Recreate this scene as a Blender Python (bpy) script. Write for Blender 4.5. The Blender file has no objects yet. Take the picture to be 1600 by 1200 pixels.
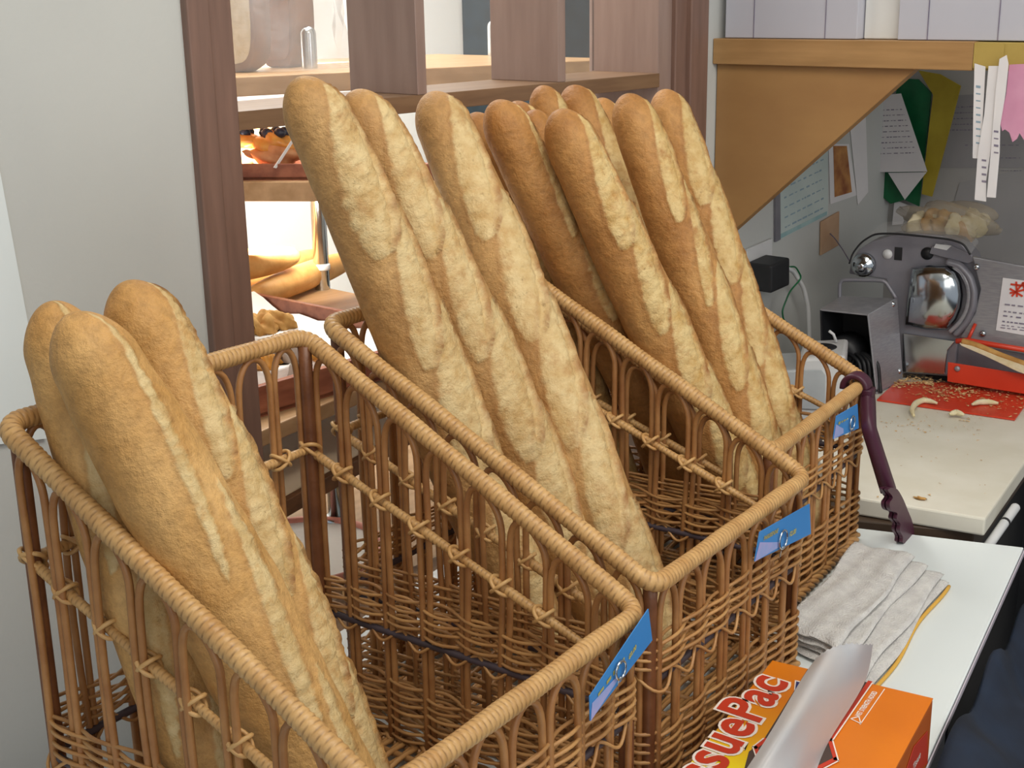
import bpy, math, random
import numpy as np
from mathutils import Vector, Matrix
random.seed(7)
RNG = np.random.default_rng(11)
COL = bpy.context.scene.collection
PI = math.pi

# ------------------------------------------------------------------ survey of the place (metres, floor z=0)
CAM = np.array([0.0, 0.0, 1.45801763])
FWD = np.array([-0.65418369, 0.70234246, -0.28063992])
RGT = np.array([0.73502134, 0.67783095, -0.01699516])
UPV = np.cross(RGT, FWD)
FPX = 2095.4
def ray(x, y): return FWD*FPX + RGT*(x-800) - UPV*(y-600)
def on(ax, val, x, y):
    d = ray(x, y); k = 'xyz'.index(ax)
    return CAM + d*((val-CAM[k])/d[k])
def onpl(pt, n, x, y):
    d = ray(x, y); pt = np.array(pt); n = np.array(n)
    return CAM + d*(((pt-CAM)@n)/(d@n))
XW = -1.31           # face of the window wall
YB = 2.56            # face of the back wall
TZ = 0.75            # table top

# ------------------------------------------------------------------ materials
def lin(c):
    if isinstance(c, str):
        c = tuple(int(c[i:i+2], 16)/255 for i in (0, 2, 4))
    return tuple(((v/12.92) if v <= .04045 else ((v+.055)/1.055)**2.4) for v in c[:3]) + (1.0,)
MATS = {}
def mat(name, col, col2=None, rough=.5, metal=0., scale=20., stretch=(1, 1, 1), bump=0., bscale=None, detail=4., contrast=(.35, .65), spec=.5, alpha=1., trans=0., emit=0., coat=0.):
    m = bpy.data.materials.new(name); m.use_nodes = True
    nt = m.node_tree; N = nt.nodes; Lk = nt.links
    b = N['Principled BSDF']
    b.inputs['Roughness'].default_value = rough; b.inputs['Metallic'].default_value = metal
    b.inputs['Specular IOR Level'].default_value = spec
    b.inputs['Alpha'].default_value = alpha
    b.inputs['Transmission Weight'].default_value = trans
    b.inputs['Coat Weight'].default_value = coat
    if emit:
        b.inputs['Emission Color'].default_value = lin(col); b.inputs['Emission Strength'].default_value = emit
    tc = N.new('ShaderNodeTexCoord'); mp = N.new('ShaderNodeMapping'); mp.inputs['Scale'].default_value = stretch
    Lk.new(tc.outputs['Object'], mp.inputs['Vector'])
    nz = N.new('ShaderNodeTexNoise'); nz.inputs['Scale'].default_value = scale; nz.inputs['Detail'].default_value = detail
    Lk.new(mp.outputs[0], nz.inputs['Vector'])
    rp = N.new('ShaderNodeValToRGB')
    rp.color_ramp.elements[0].position = contrast[0]; rp.color_ramp.elements[1].position = contrast[1]
    rp.color_ramp.elements[0].color = lin(col); rp.color_ramp.elements[1].color = lin(col2 or col)
    Lk.new(nz.outputs['Fac'], rp.inputs['Fac']); Lk.new(rp.outputs[0], b.inputs['Base Color'])
    if bump:
        nb = N.new('ShaderNodeTexNoise'); nb.inputs['Scale'].default_value = bscale or scale*3; nb.inputs['Detail'].default_value = 6
        Lk.new(mp.outputs[0], nb.inputs['Vector'])
        bp = N.new('ShaderNodeBump'); bp.inputs['Strength'].default_value = bump; bp.inputs['Distance'].default_value = .004
        Lk.new(nb.outputs['Fac'], bp.inputs['Height']); Lk.new(bp.outputs[0], b.inputs['Normal'])
    MATS[name] = m
    return m
def wicker_mat(name, col, col2, dark, rough=.45):
    m = mat(name, col, col2, rough=rough, scale=38, contrast=(.3, .7), bump=.15, bscale=160)
    nt = m.node_tree; N = nt.nodes; Lk = nt.links; b = N['Principled BSDF']
    rp = [n for n in N if n.type == 'VALTORGB'][0]
    at = N.new('ShaderNodeAttribute'); at.attribute_name = 'tone'
    mx = N.new('ShaderNodeMix'); mx.data_type = 'RGBA'
    sep = N.new('ShaderNodeSeparateColor'); Lk.new(at.outputs['Color'], sep.inputs[0])
    Lk.new(sep.outputs[0], mx.inputs['Factor']); Lk.new(rp.outputs[0], mx.inputs['A']); mx.inputs['B'].default_value = lin(dark)
    Lk.new(mx.outputs['Result'], b.inputs['Base Color'])
    return m
def bread_mat(name, crust_l, crust_d, cut_l, cut_d, ear):
    m = bpy.data.materials.new(name); m.use_nodes = True
    nt = m.node_tree; N = nt.nodes; Lk = nt.links; b = N['Principled BSDF']
    b.inputs['Roughness'].default_value = .55; b.inputs['Specular IOR Level'].default_value = .35
    tc = N.new('ShaderNodeTexCoord')
    def noise(sc, det, rgh=.55):
        n = N.new('ShaderNodeTexNoise'); n.inputs['Scale'].default_value = sc; n.inputs['Detail'].default_value = det
        n.inputs['Roughness'].default_value = rgh; Lk.new(tc.outputs['Object'], n.inputs['Vector']); return n
    def ramp(src, p0, c0, p1, c1):
        r = N.new('ShaderNodeValToRGB'); r.color_ramp.elements[0].position = p0; r.color_ramp.elements[1].position = p1
        r.color_ramp.elements[0].color = c0; r.color_ramp.elements[1].color = c1; Lk.new(src, r.inputs[0]); return r
    def mix(f, a, bb, blend='MIX'):
        x = N.new('ShaderNodeMix'); x.data_type = 'RGBA'; x.blend_type = blend
        if isinstance(f, float): x.inputs['Factor'].default_value = f
        else: Lk.new(f, x.inputs['Factor'])
        for k, v in (('A', a), ('B', bb)):
            if isinstance(v, tuple): x.inputs[k].default_value = v
            else: Lk.new(v, x.inputs[k])
        return x.outputs['Result']
    n1 = noise(16, 5); n2 = noise(120, 4, .7); n3 = noise(45, 5, .65); n4 = noise(300, 2)
    crust = ramp(n1.outputs['Fac'], .3, lin(crust_d), .68, lin(crust_l)).outputs[0]
    speck = ramp(n2.outputs['Fac'], .35, (.70, .70, .70, 1), .6, (1.1, 1.1, 1.08, 1)).outputs[0]
    crust = mix(.55, crust, speck, 'MULTIPLY')
    cut = ramp(n3.outputs['Fac'], .32, lin(cut_d), .6, lin(cut_l)).outputs[0]
    pore = ramp(n2.outputs['Fac'], .27, (.45, .40, .32, 1), .38, (1, 1, 1, 1)).outputs[0]
    cut = mix(.7, cut, pore, 'MULTIPLY')
    at = N.new('ShaderNodeAttribute'); at.attribute_name = 'tone'
    sep = N.new('ShaderNodeSeparateColor'); Lk.new(at.outputs['Color'], sep.inputs[0])
    fib = noise(70, 6, .75); 
    rag = N.new('ShaderNodeMath'); rag.operation = 'MULTIPLY_ADD'; Lk.new(fib.outputs['Fac'], rag.inputs[0]); rag.inputs[1].default_value = 1.5; rag.inputs[2].default_value = -.78
    sm_ = N.new('ShaderNodeMath'); sm_.operation = 'ADD'; Lk.new(rag.outputs[0], sm_.inputs[0]); Lk.new(sep.outputs[0], sm_.inputs[1])
    mrr = N.new('ShaderNodeMapRange'); mrr.interpolation_type = 'SMOOTHSTEP'; mrr.inputs['From Min'].default_value = .22; mrr.inputs['From Max'].default_value = .86; Lk.new(sm_.outputs[0], mrr.inputs['Value'])
    brn = noise(28, 5, .7); bmask = ramp(brn.outputs['Fac'], .54, (0, 0, 0, 1), .70, (.8, .8, .8, 1)).outputs[0]
    cut = mix(bmask, cut, lin(crust_d))
    c = mix(mrr.outputs[0], crust, cut)
    c = mix(sep.outputs[1], c, lin(ear))
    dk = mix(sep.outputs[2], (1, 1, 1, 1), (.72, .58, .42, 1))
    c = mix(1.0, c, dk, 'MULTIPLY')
    Lk.new(c, b.inputs['Base Color'])
    ad = N.new('ShaderNodeMath'); ad.operation = 'ADD'
    mu = N.new('ShaderNodeMath'); mu.operation = 'MULTIPLY'; Lk.new(n3.outputs['Fac'], mu.inputs[0]); Lk.new(sep.outputs[0], mu.inputs[1])
    Lk.new(n2.outputs['Fac'], ad.inputs[0]); Lk.new(mu.outputs[0], ad.inputs[1])
    bp = N.new('ShaderNodeBump'); bp.inputs['Strength'].default_value = .5; bp.inputs['Distance'].default_value = .005
    Lk.new(ad.outputs[0], bp.inputs['Height']); Lk.new(bp.outputs[0], b.inputs['Normal'])
    b.inputs['Subsurface Weight'].default_value = .0
    return m

# ------------------------------------------------------------------ mesh collecting
class MB:
    def __init__(s): s.v = []; s.f = []; s.c = []; s.n = 0; s.sm = []
    def add(s, v, f, smooth=True, tone=None):
        v = np.asarray(v, float).reshape(-1, 3)
        s.v.append(v); s.f += [tuple(int(i)+s.n for i in q) for q in f]; s.sm += [smooth]*len(f)
        t = np.zeros((len(v), 3)) if tone is None else np.asarray(tone, float)
        s.c.append(t); s.n += len(v); return s
    def box(s, lo, hi, smooth=False):
        x0, y0, z0 = lo; x1, y1, z1 = hi
        return s.add([(x0,y0,z0),(x1,y0,z0),(x1,y1,z0),(x0,y1,z0),(x0,y0,z1),(x1,y0,z1),(x1,y1,z1),(x0,y1,z1)],
                     [(0,3,2,1),(4,5,6,7),(0,1,5,4),(1,2,6,5),(2,3,7,6),(3,0,4,7)], smooth)
    def prism(s, pts, ext, smooth=False):
        """polygon pts (3d) swept by vector ext"""
        p = [np.array(q, float) for q in pts]; e = np.array(ext, float); n = len(p)
        nr = np.cross(p[1]-p[0], p[2]-p[0])
        a = sum((np.cross(p[i], p[(i+1) % n]) for i in range(n)), np.zeros(3))
        v = p + [q+e for q in p]
        f = [tuple(range(n)), tuple(range(2*n-1, n-1, -1))] + [(i, i+n, (i+1) % n+n, (i+1) % n) for i in range(n)]
        if a @ e > 0: f = [q[::-1] for q in f]
        return s.add(v, f, smooth)
    def tube(s, path, r, m=8, closed=False, cap=True, tone=None, flat=1.0):
        P = np.asarray(path, float); n = len(P); rr = np.full(n, r) if np.isscalar(r) else np.asarray(r, float)
        if closed: T = np.roll(P, -1, 0)-np.roll(P, 1, 0)
        else: T = np.gradient(P, axis=0)
        T /= np.linalg.norm(T, axis=1)[:, None]+1e-12
        ref = np.array([0, 0, 1.]) if abs(T[0][2]) < .9 else np.array([1., 0, 0])
        U = np.zeros_like(P); u = ref-T[0]*(ref@T[0]); u /= np.linalg.norm(u)
        for i in range(n):
            u = u-T[i]*(u@T[i]); u /= np.linalg.norm(u)+1e-12; U[i] = u
        V = np.cross(T, U)
        a = np.arange(m)/m*2*PI
        ring = P[:, None]+rr[:, None, None]*(np.cos(a)[None, :, None]*U[:, None]*flat+np.sin(a)[None, :, None]*V[:, None])
        f = []
        for i in range(n if closed else n-1):
            j = (i+1) % n
            for k in range(m):
                l = (k+1) % m; f.append((i*m+k, i*m+l, j*m+l, j*m+k))
        if cap and not closed:
            f.append(tuple(range(m-1, -1, -1))); f.append(tuple((n-1)*m+k for k in range(m)))
        tn = None if tone is None else np.repeat(np.broadcast_to(np.asarray(tone, float), (n, 3)), m, 0)
        return s.add(ring.reshape(-1, 3), f, True, tn)
    def lathe(s, prof, o, axis=(0, 0, 1), m=24):
        o = np.array(o, float); ax = np.array(axis, float); ax /= np.linalg.norm(ax)
        ref = np.array([1., 0, 0]) if abs(ax[0]) < .9 else np.array([0, 1., 0])
        u = np.cross(ax, ref); u /= np.linalg.norm(u); v = np.cross(ax, u)
        a = np.arange(m)/m*2*PI
        V = []
        for r, h in prof:
            V += [o+ax*h+r*(math.cos(t)*u+math.sin(t)*v) for t in a]
        n = len(prof); f = []
        for i in range(n-1):
            for k in range(m):
                l = (k+1) % m; f.append((i*m+k, i*m+l, (i+1)*m+l, (i+1)*m+k))
        f.append(tuple(range(m-1, -1, -1))); f.append(tuple((n-1)*m+k for k in range(m)))
        return s.add(V, f, True)
    def blob(s, c, r, seed=0, amp=.12, nu=20, nv=14, rot=0., tone=None):
        rg = np.random.default_rng(seed); c = np.array(c, float); r = np.array(r, float)
        ph = rg.uniform(0, 6, (5, 3)); fr = rg.uniform(1.5, 4, (5, 3))
        V = []
        for i in range(nv+1):
            th = PI*i/nv
            for k in range(nu):
                a = 2*PI*k/nu
                d = np.array([math.sin(th)*math.cos(a), math.sin(th)*math.sin(a), math.cos(th)])
                g = 1+amp*np.mean(np.sin(fr@d*1.6+ph.sum(1)))*2
                q = d*r*g
                q = np.array([q[0]*math.cos(rot)-q[1]*math.sin(rot), q[0]*math.sin(rot)+q[1]*math.cos(rot), q[2]])
                V.append(c+q)
        f = []
        for i in range(nv):
            for k in range(nu):
                l = (k+1) % nu; f.append((i*nu+k, (i+1)*nu+k, (i+1)*nu+l, i*nu+l))
        return s.add(V, f, True, None if tone is None else np.broadcast_to(tone, (len(V), 3)))
    def grid(s, P, thick=None, smooth=True):
        """P: (a,b,3) sheet"""
        P = np.asarray(P, float); a, b = P.shape[:2]
        f = [(i*b+k, i*b+k+1, (i+1)*b+k+1, (i+1)*b+k) for i in range(a-1) for k in range(b-1)]
        return s.add(P.reshape(-1, 3), f, smooth)
    def mesh(s, name, origin=(0, 0, 0)):
        me = bpy.data.meshes.new(name)
        V = np.concatenate(s.v)-np.array(origin, float)
        me.from_pydata(V.tolist(), [], s.f); me.validate(clean_customdata=False)
        if len(me.polygons) == len(s.sm): me.polygons.foreach_set('use_smooth', s.sm)
        Cc = np.concatenate(s.c)
        if Cc.any():
            at = me.color_attributes.new('tone', 'FLOAT_COLOR', 'POINT')
            at.data.foreach_set('color', np.concatenate([Cc, np.ones((len(Cc), 1))], 1).ravel())
        me.update(); return me
def bevel(o, w=.002, seg=2):
    b = o.modifiers.new('bevel', 'BEVEL'); b.width = w; b.segments = seg; b.limit_method = 'ANGLE'; b.angle_limit = .6
    return o
def tag(o, label=None, cat=None, group=None, kind=None):
    if label: o['label'] = label
    if cat: o['category'] = cat
    if group: o['group'] = group
    if kind: o['kind'] = kind
    return o
def wloc(o):
    p = np.zeros(3)
    while o is not None: p += np.array(o.location); o = o.parent
    return p
def empty(name, loc, label, cat, group=None, rz=0):
    o = bpy.data.objects.new(name, None); COL.objects.link(o); o.location = tuple(float(v) for v in loc); o.rotation_euler = (0, 0, rz)
    o.empty_display_size = .05
    return tag(o, label, cat, group)
def part(name, mb, m, parent, local=False, label=None, bev=0):
    """child mesh; vertices are in world space unless local"""
    o = bpy.data.objects.new(name, mb.mesh(name, (0, 0, 0) if local else wloc(parent)))
    o.data.materials.append(m); COL.objects.link(o); o.parent = parent
    if label: o['label'] = label
    if bev: bevel(o, bev)
    return o
def thing(name, mb, m, label, cat, group=None, kind=None, bev=0, origin=None):
    if origin is None:
        V = np.concatenate(mb.v); origin = ((V[:, 0].min()+V[:, 0].max())/2, (V[:, 1].min()+V[:, 1].max())/2, V[:, 2].min())
    o = bpy.data.objects.new(name, mb.mesh(name, origin)); o.location = tuple(float(v) for v in origin)
    o.data.materials.append(m); COL.objects.link(o)
    if bev: bevel(o, bev)
    return tag(o, label, cat, group, kind)
def struct(name, mb, m, parent=None, bev=0):
    o = bpy.data.objects.new(name, mb.mesh(name)); o.data.materials.append(m); COL.objects.link(o)
    if parent: o.parent = parent
    else: o['kind'] = 'structure'
    if bev: bevel(o, bev)
    return o
def text_mb(s, size, origin, u, v, offset=0., lift=0., align='LEFT', shear=0., spacing=1.):
    cu = bpy.data.curves.new('lettering', 'FONT'); cu.body = s; cu.size = size; cu.offset = offset; cu.align_x = align; cu.shear = shear
    cu.space_character = spacing; cu.resolution_u = 4; cu.fill_mode = 'FRONT'
    o = bpy.data.objects.new('lettering', cu); COL.objects.link(o)
    bpy.context.view_layer.update()
    me = bpy.data.meshes.new_from_object(o.evaluated_get(bpy.context.evaluated_depsgraph_get()))
    u = np.array(u, float); v = np.array(v, float); n = np.cross(u, v); n /= np.linalg.norm(n)
    V = [np.array(origin)+u*q.co.x+v*q.co.y+n*lift for q in me.vertices]
    F = [tuple(p.vertices) for p in me.polygons]
    bpy.data.objects.remove(o); bpy.data.curves.remove(cu); bpy.data.meshes.remove(me)
    return MB().add(V, F, False)
def unit(v): v = np.array(v, float); return v/np.linalg.norm(v)

# material library
M_wall = mat('wall_paint', 'C4C6C2', 'BEC0BD', rough=.85, scale=3, bump=.08, bscale=220)
M_wallb = mat('grey_wall_paint', 'BAB8B4', 'AFADAA', rough=.85, scale=4, bump=.05, bscale=200)
M_ceil = mat('ceiling_paint', 'E4E3DC', rough=.9)
M_floor = mat('dark_floor_tile', '17171B', '101014', rough=.6, scale=6)
M_frame = mat('stained_wood', '84675A', '745A4E', rough=.42, scale=14, stretch=(6, 6, .6), contrast=(.3, .7))
M_frame2 = mat('stained_wood_horizontal', '86694E', '765A42', rough=.4, scale=14, stretch=(6, .6, 6))
M_frameside = mat('matte_wood_panel', '9C857A', '8F786E', rough=.32, scale=10, stretch=(5, 5, .6))
M_shelfwood = mat('light_oak', 'B58D5C', 'A07A4C', rough=.45, scale=10, stretch=(.8, 7, 7), contrast=(.3, .7))
M_bracket = mat('oak_panel', 'B08854', '997044', rough=.5, scale=5, stretch=(1, 4, 2.2), contrast=(.25, .75))
M_display = mat('display_wood', 'B4926C', 'A07E58', rough=.4, scale=12, stretch=(4, .7, 4))
M_displaylight = mat('display_laminate', 'E2CFB4', 'D8C2A2', rough=.35, scale=8)
M_dkwood = mat('dark_walnut', '7A5232', '553620', rough=.5, scale=16, stretch=(5, .8, 5), contrast=(.3, .7))
M_traywood = mat('tray_wood', '9A5E44', '7E4732', rough=.45, scale=14, stretch=(4, 1, 4))
M_chrome = mat('chrome', 'C2C8CC', rough=.16, metal=1.)
M_steel = mat('brushed_steel', 'A2A2A6', '94949A', rough=.35, metal=.4, scale=60, stretch=(1, 1, 8))
M_dsteel = mat('grey_cast_metal', '88878E', '7C7B83', rough=.42, metal=.25, scale=20)
M_white = mat('white_laminate', 'E3EBEB', 'DFE7E8', rough=.28, scale=3)
M_edge = mat('laminate_edge', 'BDB6C0', rough=.5)
M_board = mat('white_polyethylene', 'DCD9CC', 'D2CEBE', rough=.55, scale=12, bump=.05)
M_counter = mat('brown_counter', '4A3A2C', '38291C', rough=.5, scale=9)
M_whitep = mat('white_plastic', 'D9DADA', 'CFD1D2', rough=.4)
M_greyp = mat('grey_panel', 'B9BFC2', 'AEB4B8', rough=.45)
M_black = mat('black_plastic', '17181B', '1F2023', rough=.5)
M_paper = mat('white_paper', 'E6E4E4', 'DAD8DA', rough=.8, scale=8)
M_paperg = mat('mint_paper', 'C3CFCB', 'B7C5C2', rough=.8, scale=8)
M_ink = mat('grey_ink', '8A8390', '7A7488', rough=.9)
M_inkb = mat('blue_ink', '8FA6B4', rough=.9)
M_teal = mat('teal_strip', '8FB2B5', 'A9C4C4', rough=.8, scale=25)
M_card = mat('orange_print', 'C08A50', '8A5030', rough=.7, scale=35, contrast=(.3, .7))
M_beige = mat('beige_plate', 'C2A183', 'B89474', rough=.6)
M_green = mat('green_plastic', '0E6A3E', '0A5733', rough=.5)
M_dgreen = mat('dark_green_cloth', '173D36', '10302C', rough=.7)
M_yellow = mat('yellow_plastic', 'B9A632', 'A08A22', rough=.5, scale=10)
M_pink = mat('pink_paper', 'D79BB6', 'CF8FAC', rough=.8, scale=20)
M_tape = mat('masking_tape', 'B39A50', 'A58C46', rough=.6, scale=15)
M_carton = mat('pale_carton', 'C2C3CC', 'BBBCC6', rough=.7, scale=3)
M_cartonw = mat('white_carton', 'DEDFDC', rough=.7)
M_red = mat('red_plastic', 'D8442A', 'C83A22', rough=.35, scale=10)
M_crumb = mat('bread_crumbs', 'B98A50', 'D8BC8A', rough=.9, scale=120)
M_crumbw = mat('white_crumb', 'E2D8B8', 'D6C89C', rough=.9, scale=60, bump=.3)
M_heel = mat('toasted_crust', 'C59A58', 'A87838', rough=.8, scale=50)
M_plum = mat('plum_plastic', '4A2034', '421C2E', rough=.42, scale=10)
M_towel = mat('white_terry', 'E1E0DC', 'CFCDCB', rough=.95, scale=60, bump=.8, bscale=500, contrast=(.3, .65))
M_hem = mat('yellow_hem', 'D8A848', rough=.9)
M_tagblue = mat('blue_card', '2F7FC4', '3B88CC', rough=.45, scale=6)
M_tagpale = mat('pale_blue_print', '8FA4D8', 'A8A6D8', rough=.5, scale=60)
M_gold = mat('gold_print', 'B9B46A', 'A8A058', rough=.5)
M_clear = mat('clear_plastic', 'FFFFFF', rough=.08, alpha=.14, spec=.8)
M_bag = mat('cloudy_plastic_film', 'DADADA', rough=.2, alpha=.28, spec=.8, bump=.6, bscale=60)
M_bagb = mat('beige_plastic_film', 'CDBFA6', 'BFB298', rough=.25, alpha=.38, spec=.8, bump=.8, bscale=70)
M_glass = mat('clear_glass', 'FFFFFF', rough=.02, alpha=.05, spec=.6)
M_navy = mat('navy_cloth', '142338', '0B1424', rough=.8, scale=14, bump=.3, bscale=40)
M_doily = mat('doily_paper', 'F4F1EC', rough=.8, bump=.1, bscale=80)
M_pastry = mat('glazed_pastry', 'D9A04A', 'B8702A', rough=.35, scale=30, contrast=(.3, .7))
M_tart = mat('tart_crust', 'DDA878', 'C98A5A', rough=.6, scale=40)
M_custard = mat('apricot_filling', 'F0B860', 'E89A48', rough=.25, scale=40)
M_berry = mat('blueberry', '3E4558', '2C3242', rough=.4)
M_cup = mat('grey_paper_cup', 'B9AFA6', rough=.8)
M_smallbread = mat('pale_golden_crust', 'DCAA66', 'C6904C', rough=.55, scale=24, bump=.2)
M_loafcrust = mat('brown_loaf_crust', '86604A', '70503C', rough=.6, scale=14)
M_loafcrumb = mat('loaf_crumb', 'D8C6A8', 'C8B48E', rough=.9, scale=60, bump=.3)
M_brownwall = mat('brown_cupboard', '6B2E24', '55231C', rough=.6)
M_tealdark = mat('dark_teal_paint', '2C3C46', '24323A', rough=.6)
M_bright = mat('bright_white_wall', 'F6F5F0', rough=.9)
M_pinkrim = mat('coral_rim', 'D58A78', rough=.4)
M_rod = mat('dark_frame_rod', '4A4048', '3A3034', rough=.5)
W_rim = wicker_mat('wrapped_cane', 'CDA56C', 'B98C54', '6A4828')
W_stake = wicker_mat('rattan_stake', 'B88650', '9A6638', '5A3620')
W_post = wicker_mat('rattan_post', '7A4C2C', '5E361E', '3A2014')
W_weave = wicker_mat('willow_weave', 'C89A60', 'AC7A46', '6A4426')
B_gold = bread_mat('golden_crust', 'CAA26A', 'B08652', 'D6BE8C', 'C09E66', '8E5E34')
B_pale = bread_mat('pale_golden_crust_large', 'D2A86C', 'BA8C4E', 'D4BC8A', 'BA9A62', '7A4824')
B_brown = bread_mat('deep_golden_crust', 'C8985C', 'A6743E', 'D8BE86', 'BE9858', '80502A')

# ------------------------------------------------------------------ room shell
b = MB()
OY0, OY1, OZ0, OZ1 = .946, 1.80, .56, 1.95        # window opening
b.box((XW-.10, -1.5, 0), (XW, OY0-.065, 2.5)); b.box((XW-.10, OY1+.075, 0), (XW, YB+.1, 2.5))
b.box((XW-.10, OY0-.065, 0), (XW, OY1+.075, OZ0)); b.box((XW-.10, OY0-.065, OZ1), (XW, OY1+.075, 2.5))
struct('wall_left', b, M_wall)
struct('wall_back', MB().box((XW, YB, 0), (1.6, YB+.1, 2.5)), M_wallb)
struct('floor', MB().box((-3.6, -1.5, -.1), (1.6, 3.6, 0)), M_floor)
struct('ceiling', MB().box((-3.6, -1.5, 2.5), (1.6, 3.6, 2.6)), M_ceil)

# window: deep timber frame with a rail and vertical boards above it
win = bpy.data.objects.new('window_1', None); COL.objects.link(win); win['kind'] = 'structure'
D = .135
b = MB()
b.box((XW-.10, OY0-.065, OZ0), (XW+.012, OY0-.035, OZ1)); b.box((XW-D, OY0-.037, OZ0), (XW+.004, OY0, OZ1))
struct('left_casing', b, M_frame, win, .002)
b = MB(); b.box((XW-D-.01, 1.764, OZ0), (XW-.004, 1.80, OZ1)); struct('right_jamb', b, M_frameside, win, .001)
b = MB(); b.box((XW-.1, 1.80, OZ0), (XW+.004, 1.83, OZ1)); b.box((XW-.10, 1.828, OZ0), (XW+.014, OY1+.077, OZ1)); struct('right_casing', b, M_frame, win, .002)
b = MB(); b.box((XW-D, OY0, 1.308), (XW, 1.764, 1.330)); struct('rail', b, M_frame2, win, .001)
for y0 in (1.235, 1.517):
    struct('mullion', MB().box((XW-D, y0, 1.330), (XW, y0+.017, OZ1)), M_frameside, win, .001)
struct('head', MB().box((XW-D, OY0, OZ1-.03), (XW+.012, 1.80, OZ1)), M_frame2, win)
struct('window_sill', MB().box((XW-.14, OY0, OZ0), (XW+.02, 1.80, OZ0+.03)), M_frame2, win, .002)
struct('pane', MB().box((XW-D-.004, OY0, 1.33), (XW-D, 1.764, OZ1-.03)), M_glass, win)
# room beyond the window
struct('wall_far', MB().box((-3.1, -.4, 0), (-3.0, 3.6, 2.5)), M_bright)
struct('wall_side', MB().box((-3.0, 3.4, 0), (XW-.1, 3.5, 2.5)), M_bright)
def far(px, py): return on('x', -2.95, px, py)
y0 = far(737, 60)[1]; y1 = far(800, 60)[1]
thing('cupboard', MB().box((-2.99, y0, 0), (-2.6, min(y1+.55, 3.38), 2.2)), M_tealdark, 'dark teal cupboard standing at the back of the bright room beyond the window', 'cupboard', bev=.004)

# ------------------------------------------------------------------ display rack behind the window
PX_, PY_ = -2.10, 1.695
rack = empty('display_rack', (PX_, PY_, .0), 'wooden display rack with chrome posts behind the window', 'display rack')
def shelf_slab(zt, th, q0, q1, depth, ext0=0., ext1=.6):
    """slab whose front top edge runs through two sighted points at height zt"""
    a = on('z', zt, *q0); c = on('z', zt, *q1); d = unit(c-a); n = np.array([-d[1], d[0], 0])
    n = np.array([-1., 0, 0])
    a2 = a-d*ext0; c2 = c+d*ext1
    return MB().prism([a2, c2, c2+n*depth, a2+n*depth], (0, 0, -th)), a, d, n
m_, s1a, s1d, s1n = shelf_slab(1.322, .034, (362, 121), (780, 101), .55, .15, .3)
part('shelf', m_, M_display, rack, bev=.002)
m_, s2a, s2d, s2n = shelf_slab(1.135, .036, (372, 284), (470, 284), .40, .12, .6)
part('shelf', m_, M_display, rack, bev=.002)
m_, s3a, s3d, s3n = shelf_slab(.885, .024, (409, 673), (500, 634), 1.05, .12, .55)
part('shelf', m_, M_display, rack, bev=.002)
m_, s4a, s4d, s4n = shelf_slab(.765, .026, (416, 800), (500, 752), .42, .12, .5)
part('shelf', m_, M_dkwood, rack, bev=.002)
part('shelf_top', MB().prism([s4a-s4d*.12+s4n*.01+[0, 0, .001], s4a+s4d*.5+s4n*.01+[0, 0, .001], s4a+s4d*.5+s4n*.4+[0, 0, .001], s4a-s4d*.12+s4n*.4+[0, 0, .001]], (0, 0, .002)), M_displaylight, rack)
part('base_shelf', MB().box((-2.6, .75, .34), (XW-.145, 2.3, .37)), M_display, rack, bev=.003)
for (yy, zt) in ((PY_, 1.402), (2.218, 1.40)):
    prof = [(.0155, .371), (.0155, zt-.015)]+[(.0155*math.cos(t), zt-.015+.015*math.sin(t)) for t in np.linspace(.2, 1.45, 6)]
    p_ = part('pole', MB().lathe(prof, (PX_, yy, 0)), M_chrome, rack)
    part('pole_collar', MB().lathe([(.028, .371), (.028, .390), (.017, .394)], (PX_, yy, 0)), M_chrome, p_)
    part('clamp_ring', MB().lathe([(.017, .925), (.018, .927), (.018, .935), (.017, .937)], (PX_, yy, 0)), M_whitep, p_, label='white plastic clamp ring')
# sandwich loaf in a clear bag on the upper shelf
ZL = 1.3225
fnl = unit([.42, -.91, 0]); rtl = np.array([-fnl[1], fnl[0], 0])     # face normal and its right-hand side
def slab(o, w, h, dep, n=30):
    """rounded loaf piece: o = middle of the bottom edge of its cut face"""
    def sec(s_, g):
        pts = []
        for k in range(n):
            t = k/n*2*PI; cx, cz = math.cos(t), math.sin(t)
            pts.append(o-fnl*s_+rtl*(w*g*.5*math.copysign(abs(cx)**.4, cx))+np.array([0, 0, h*.5+h*.5*g*math.copysign(abs(cz)**.45, cz)-h*(1-g)*.5+h*(1-g)*.5]))
        return pts
    V = np.concatenate([np.array(sec(*q)) for q in ((0, .97), (.006, 1), (dep*.5, 1.02), (dep*.9, .98), (dep, .86))])
    F = [(i*n+k, i*n+(k+1) % n, (i+1)*n+(k+1) % n, (i+1)*n+k) for i in range(4) for k in range(n)]+[tuple(range(n-1, -1, -1)), tuple(4*n+k for k in range(n))]
    return MB().add(V, F), MB().prism(sec(-.001, .90), fnl*.0015)
la = on('z', ZL, 352, 113); 
loaf = empty('sandwich_loaf', la, 'tall brown sandwich loaf with pale cut face on the top display shelf', 'bread')
c_, f_ = slab(la, .135, .30, .075); part('crust', c_, M_loafcrust, loaf); part('cut_face', f_, M_loafcrumb, loaf, label='pale cut face')
lb2 = on('z', ZL, 418, 108)-fnl*.04
loaf2 = empty('sandwich_loaf', lb2, 'second brown loaf piece close behind the loaf with the pale cut face', 'bread')
c_, f_ = slab(lb2, .075, .30, .11); part('crust', c_, M_loafcrust, loaf2); part('cut_face', f_, M_loafcrust, loaf2)
gs = []; bcn = (la+lb2)/2-fnl*.05
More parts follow.
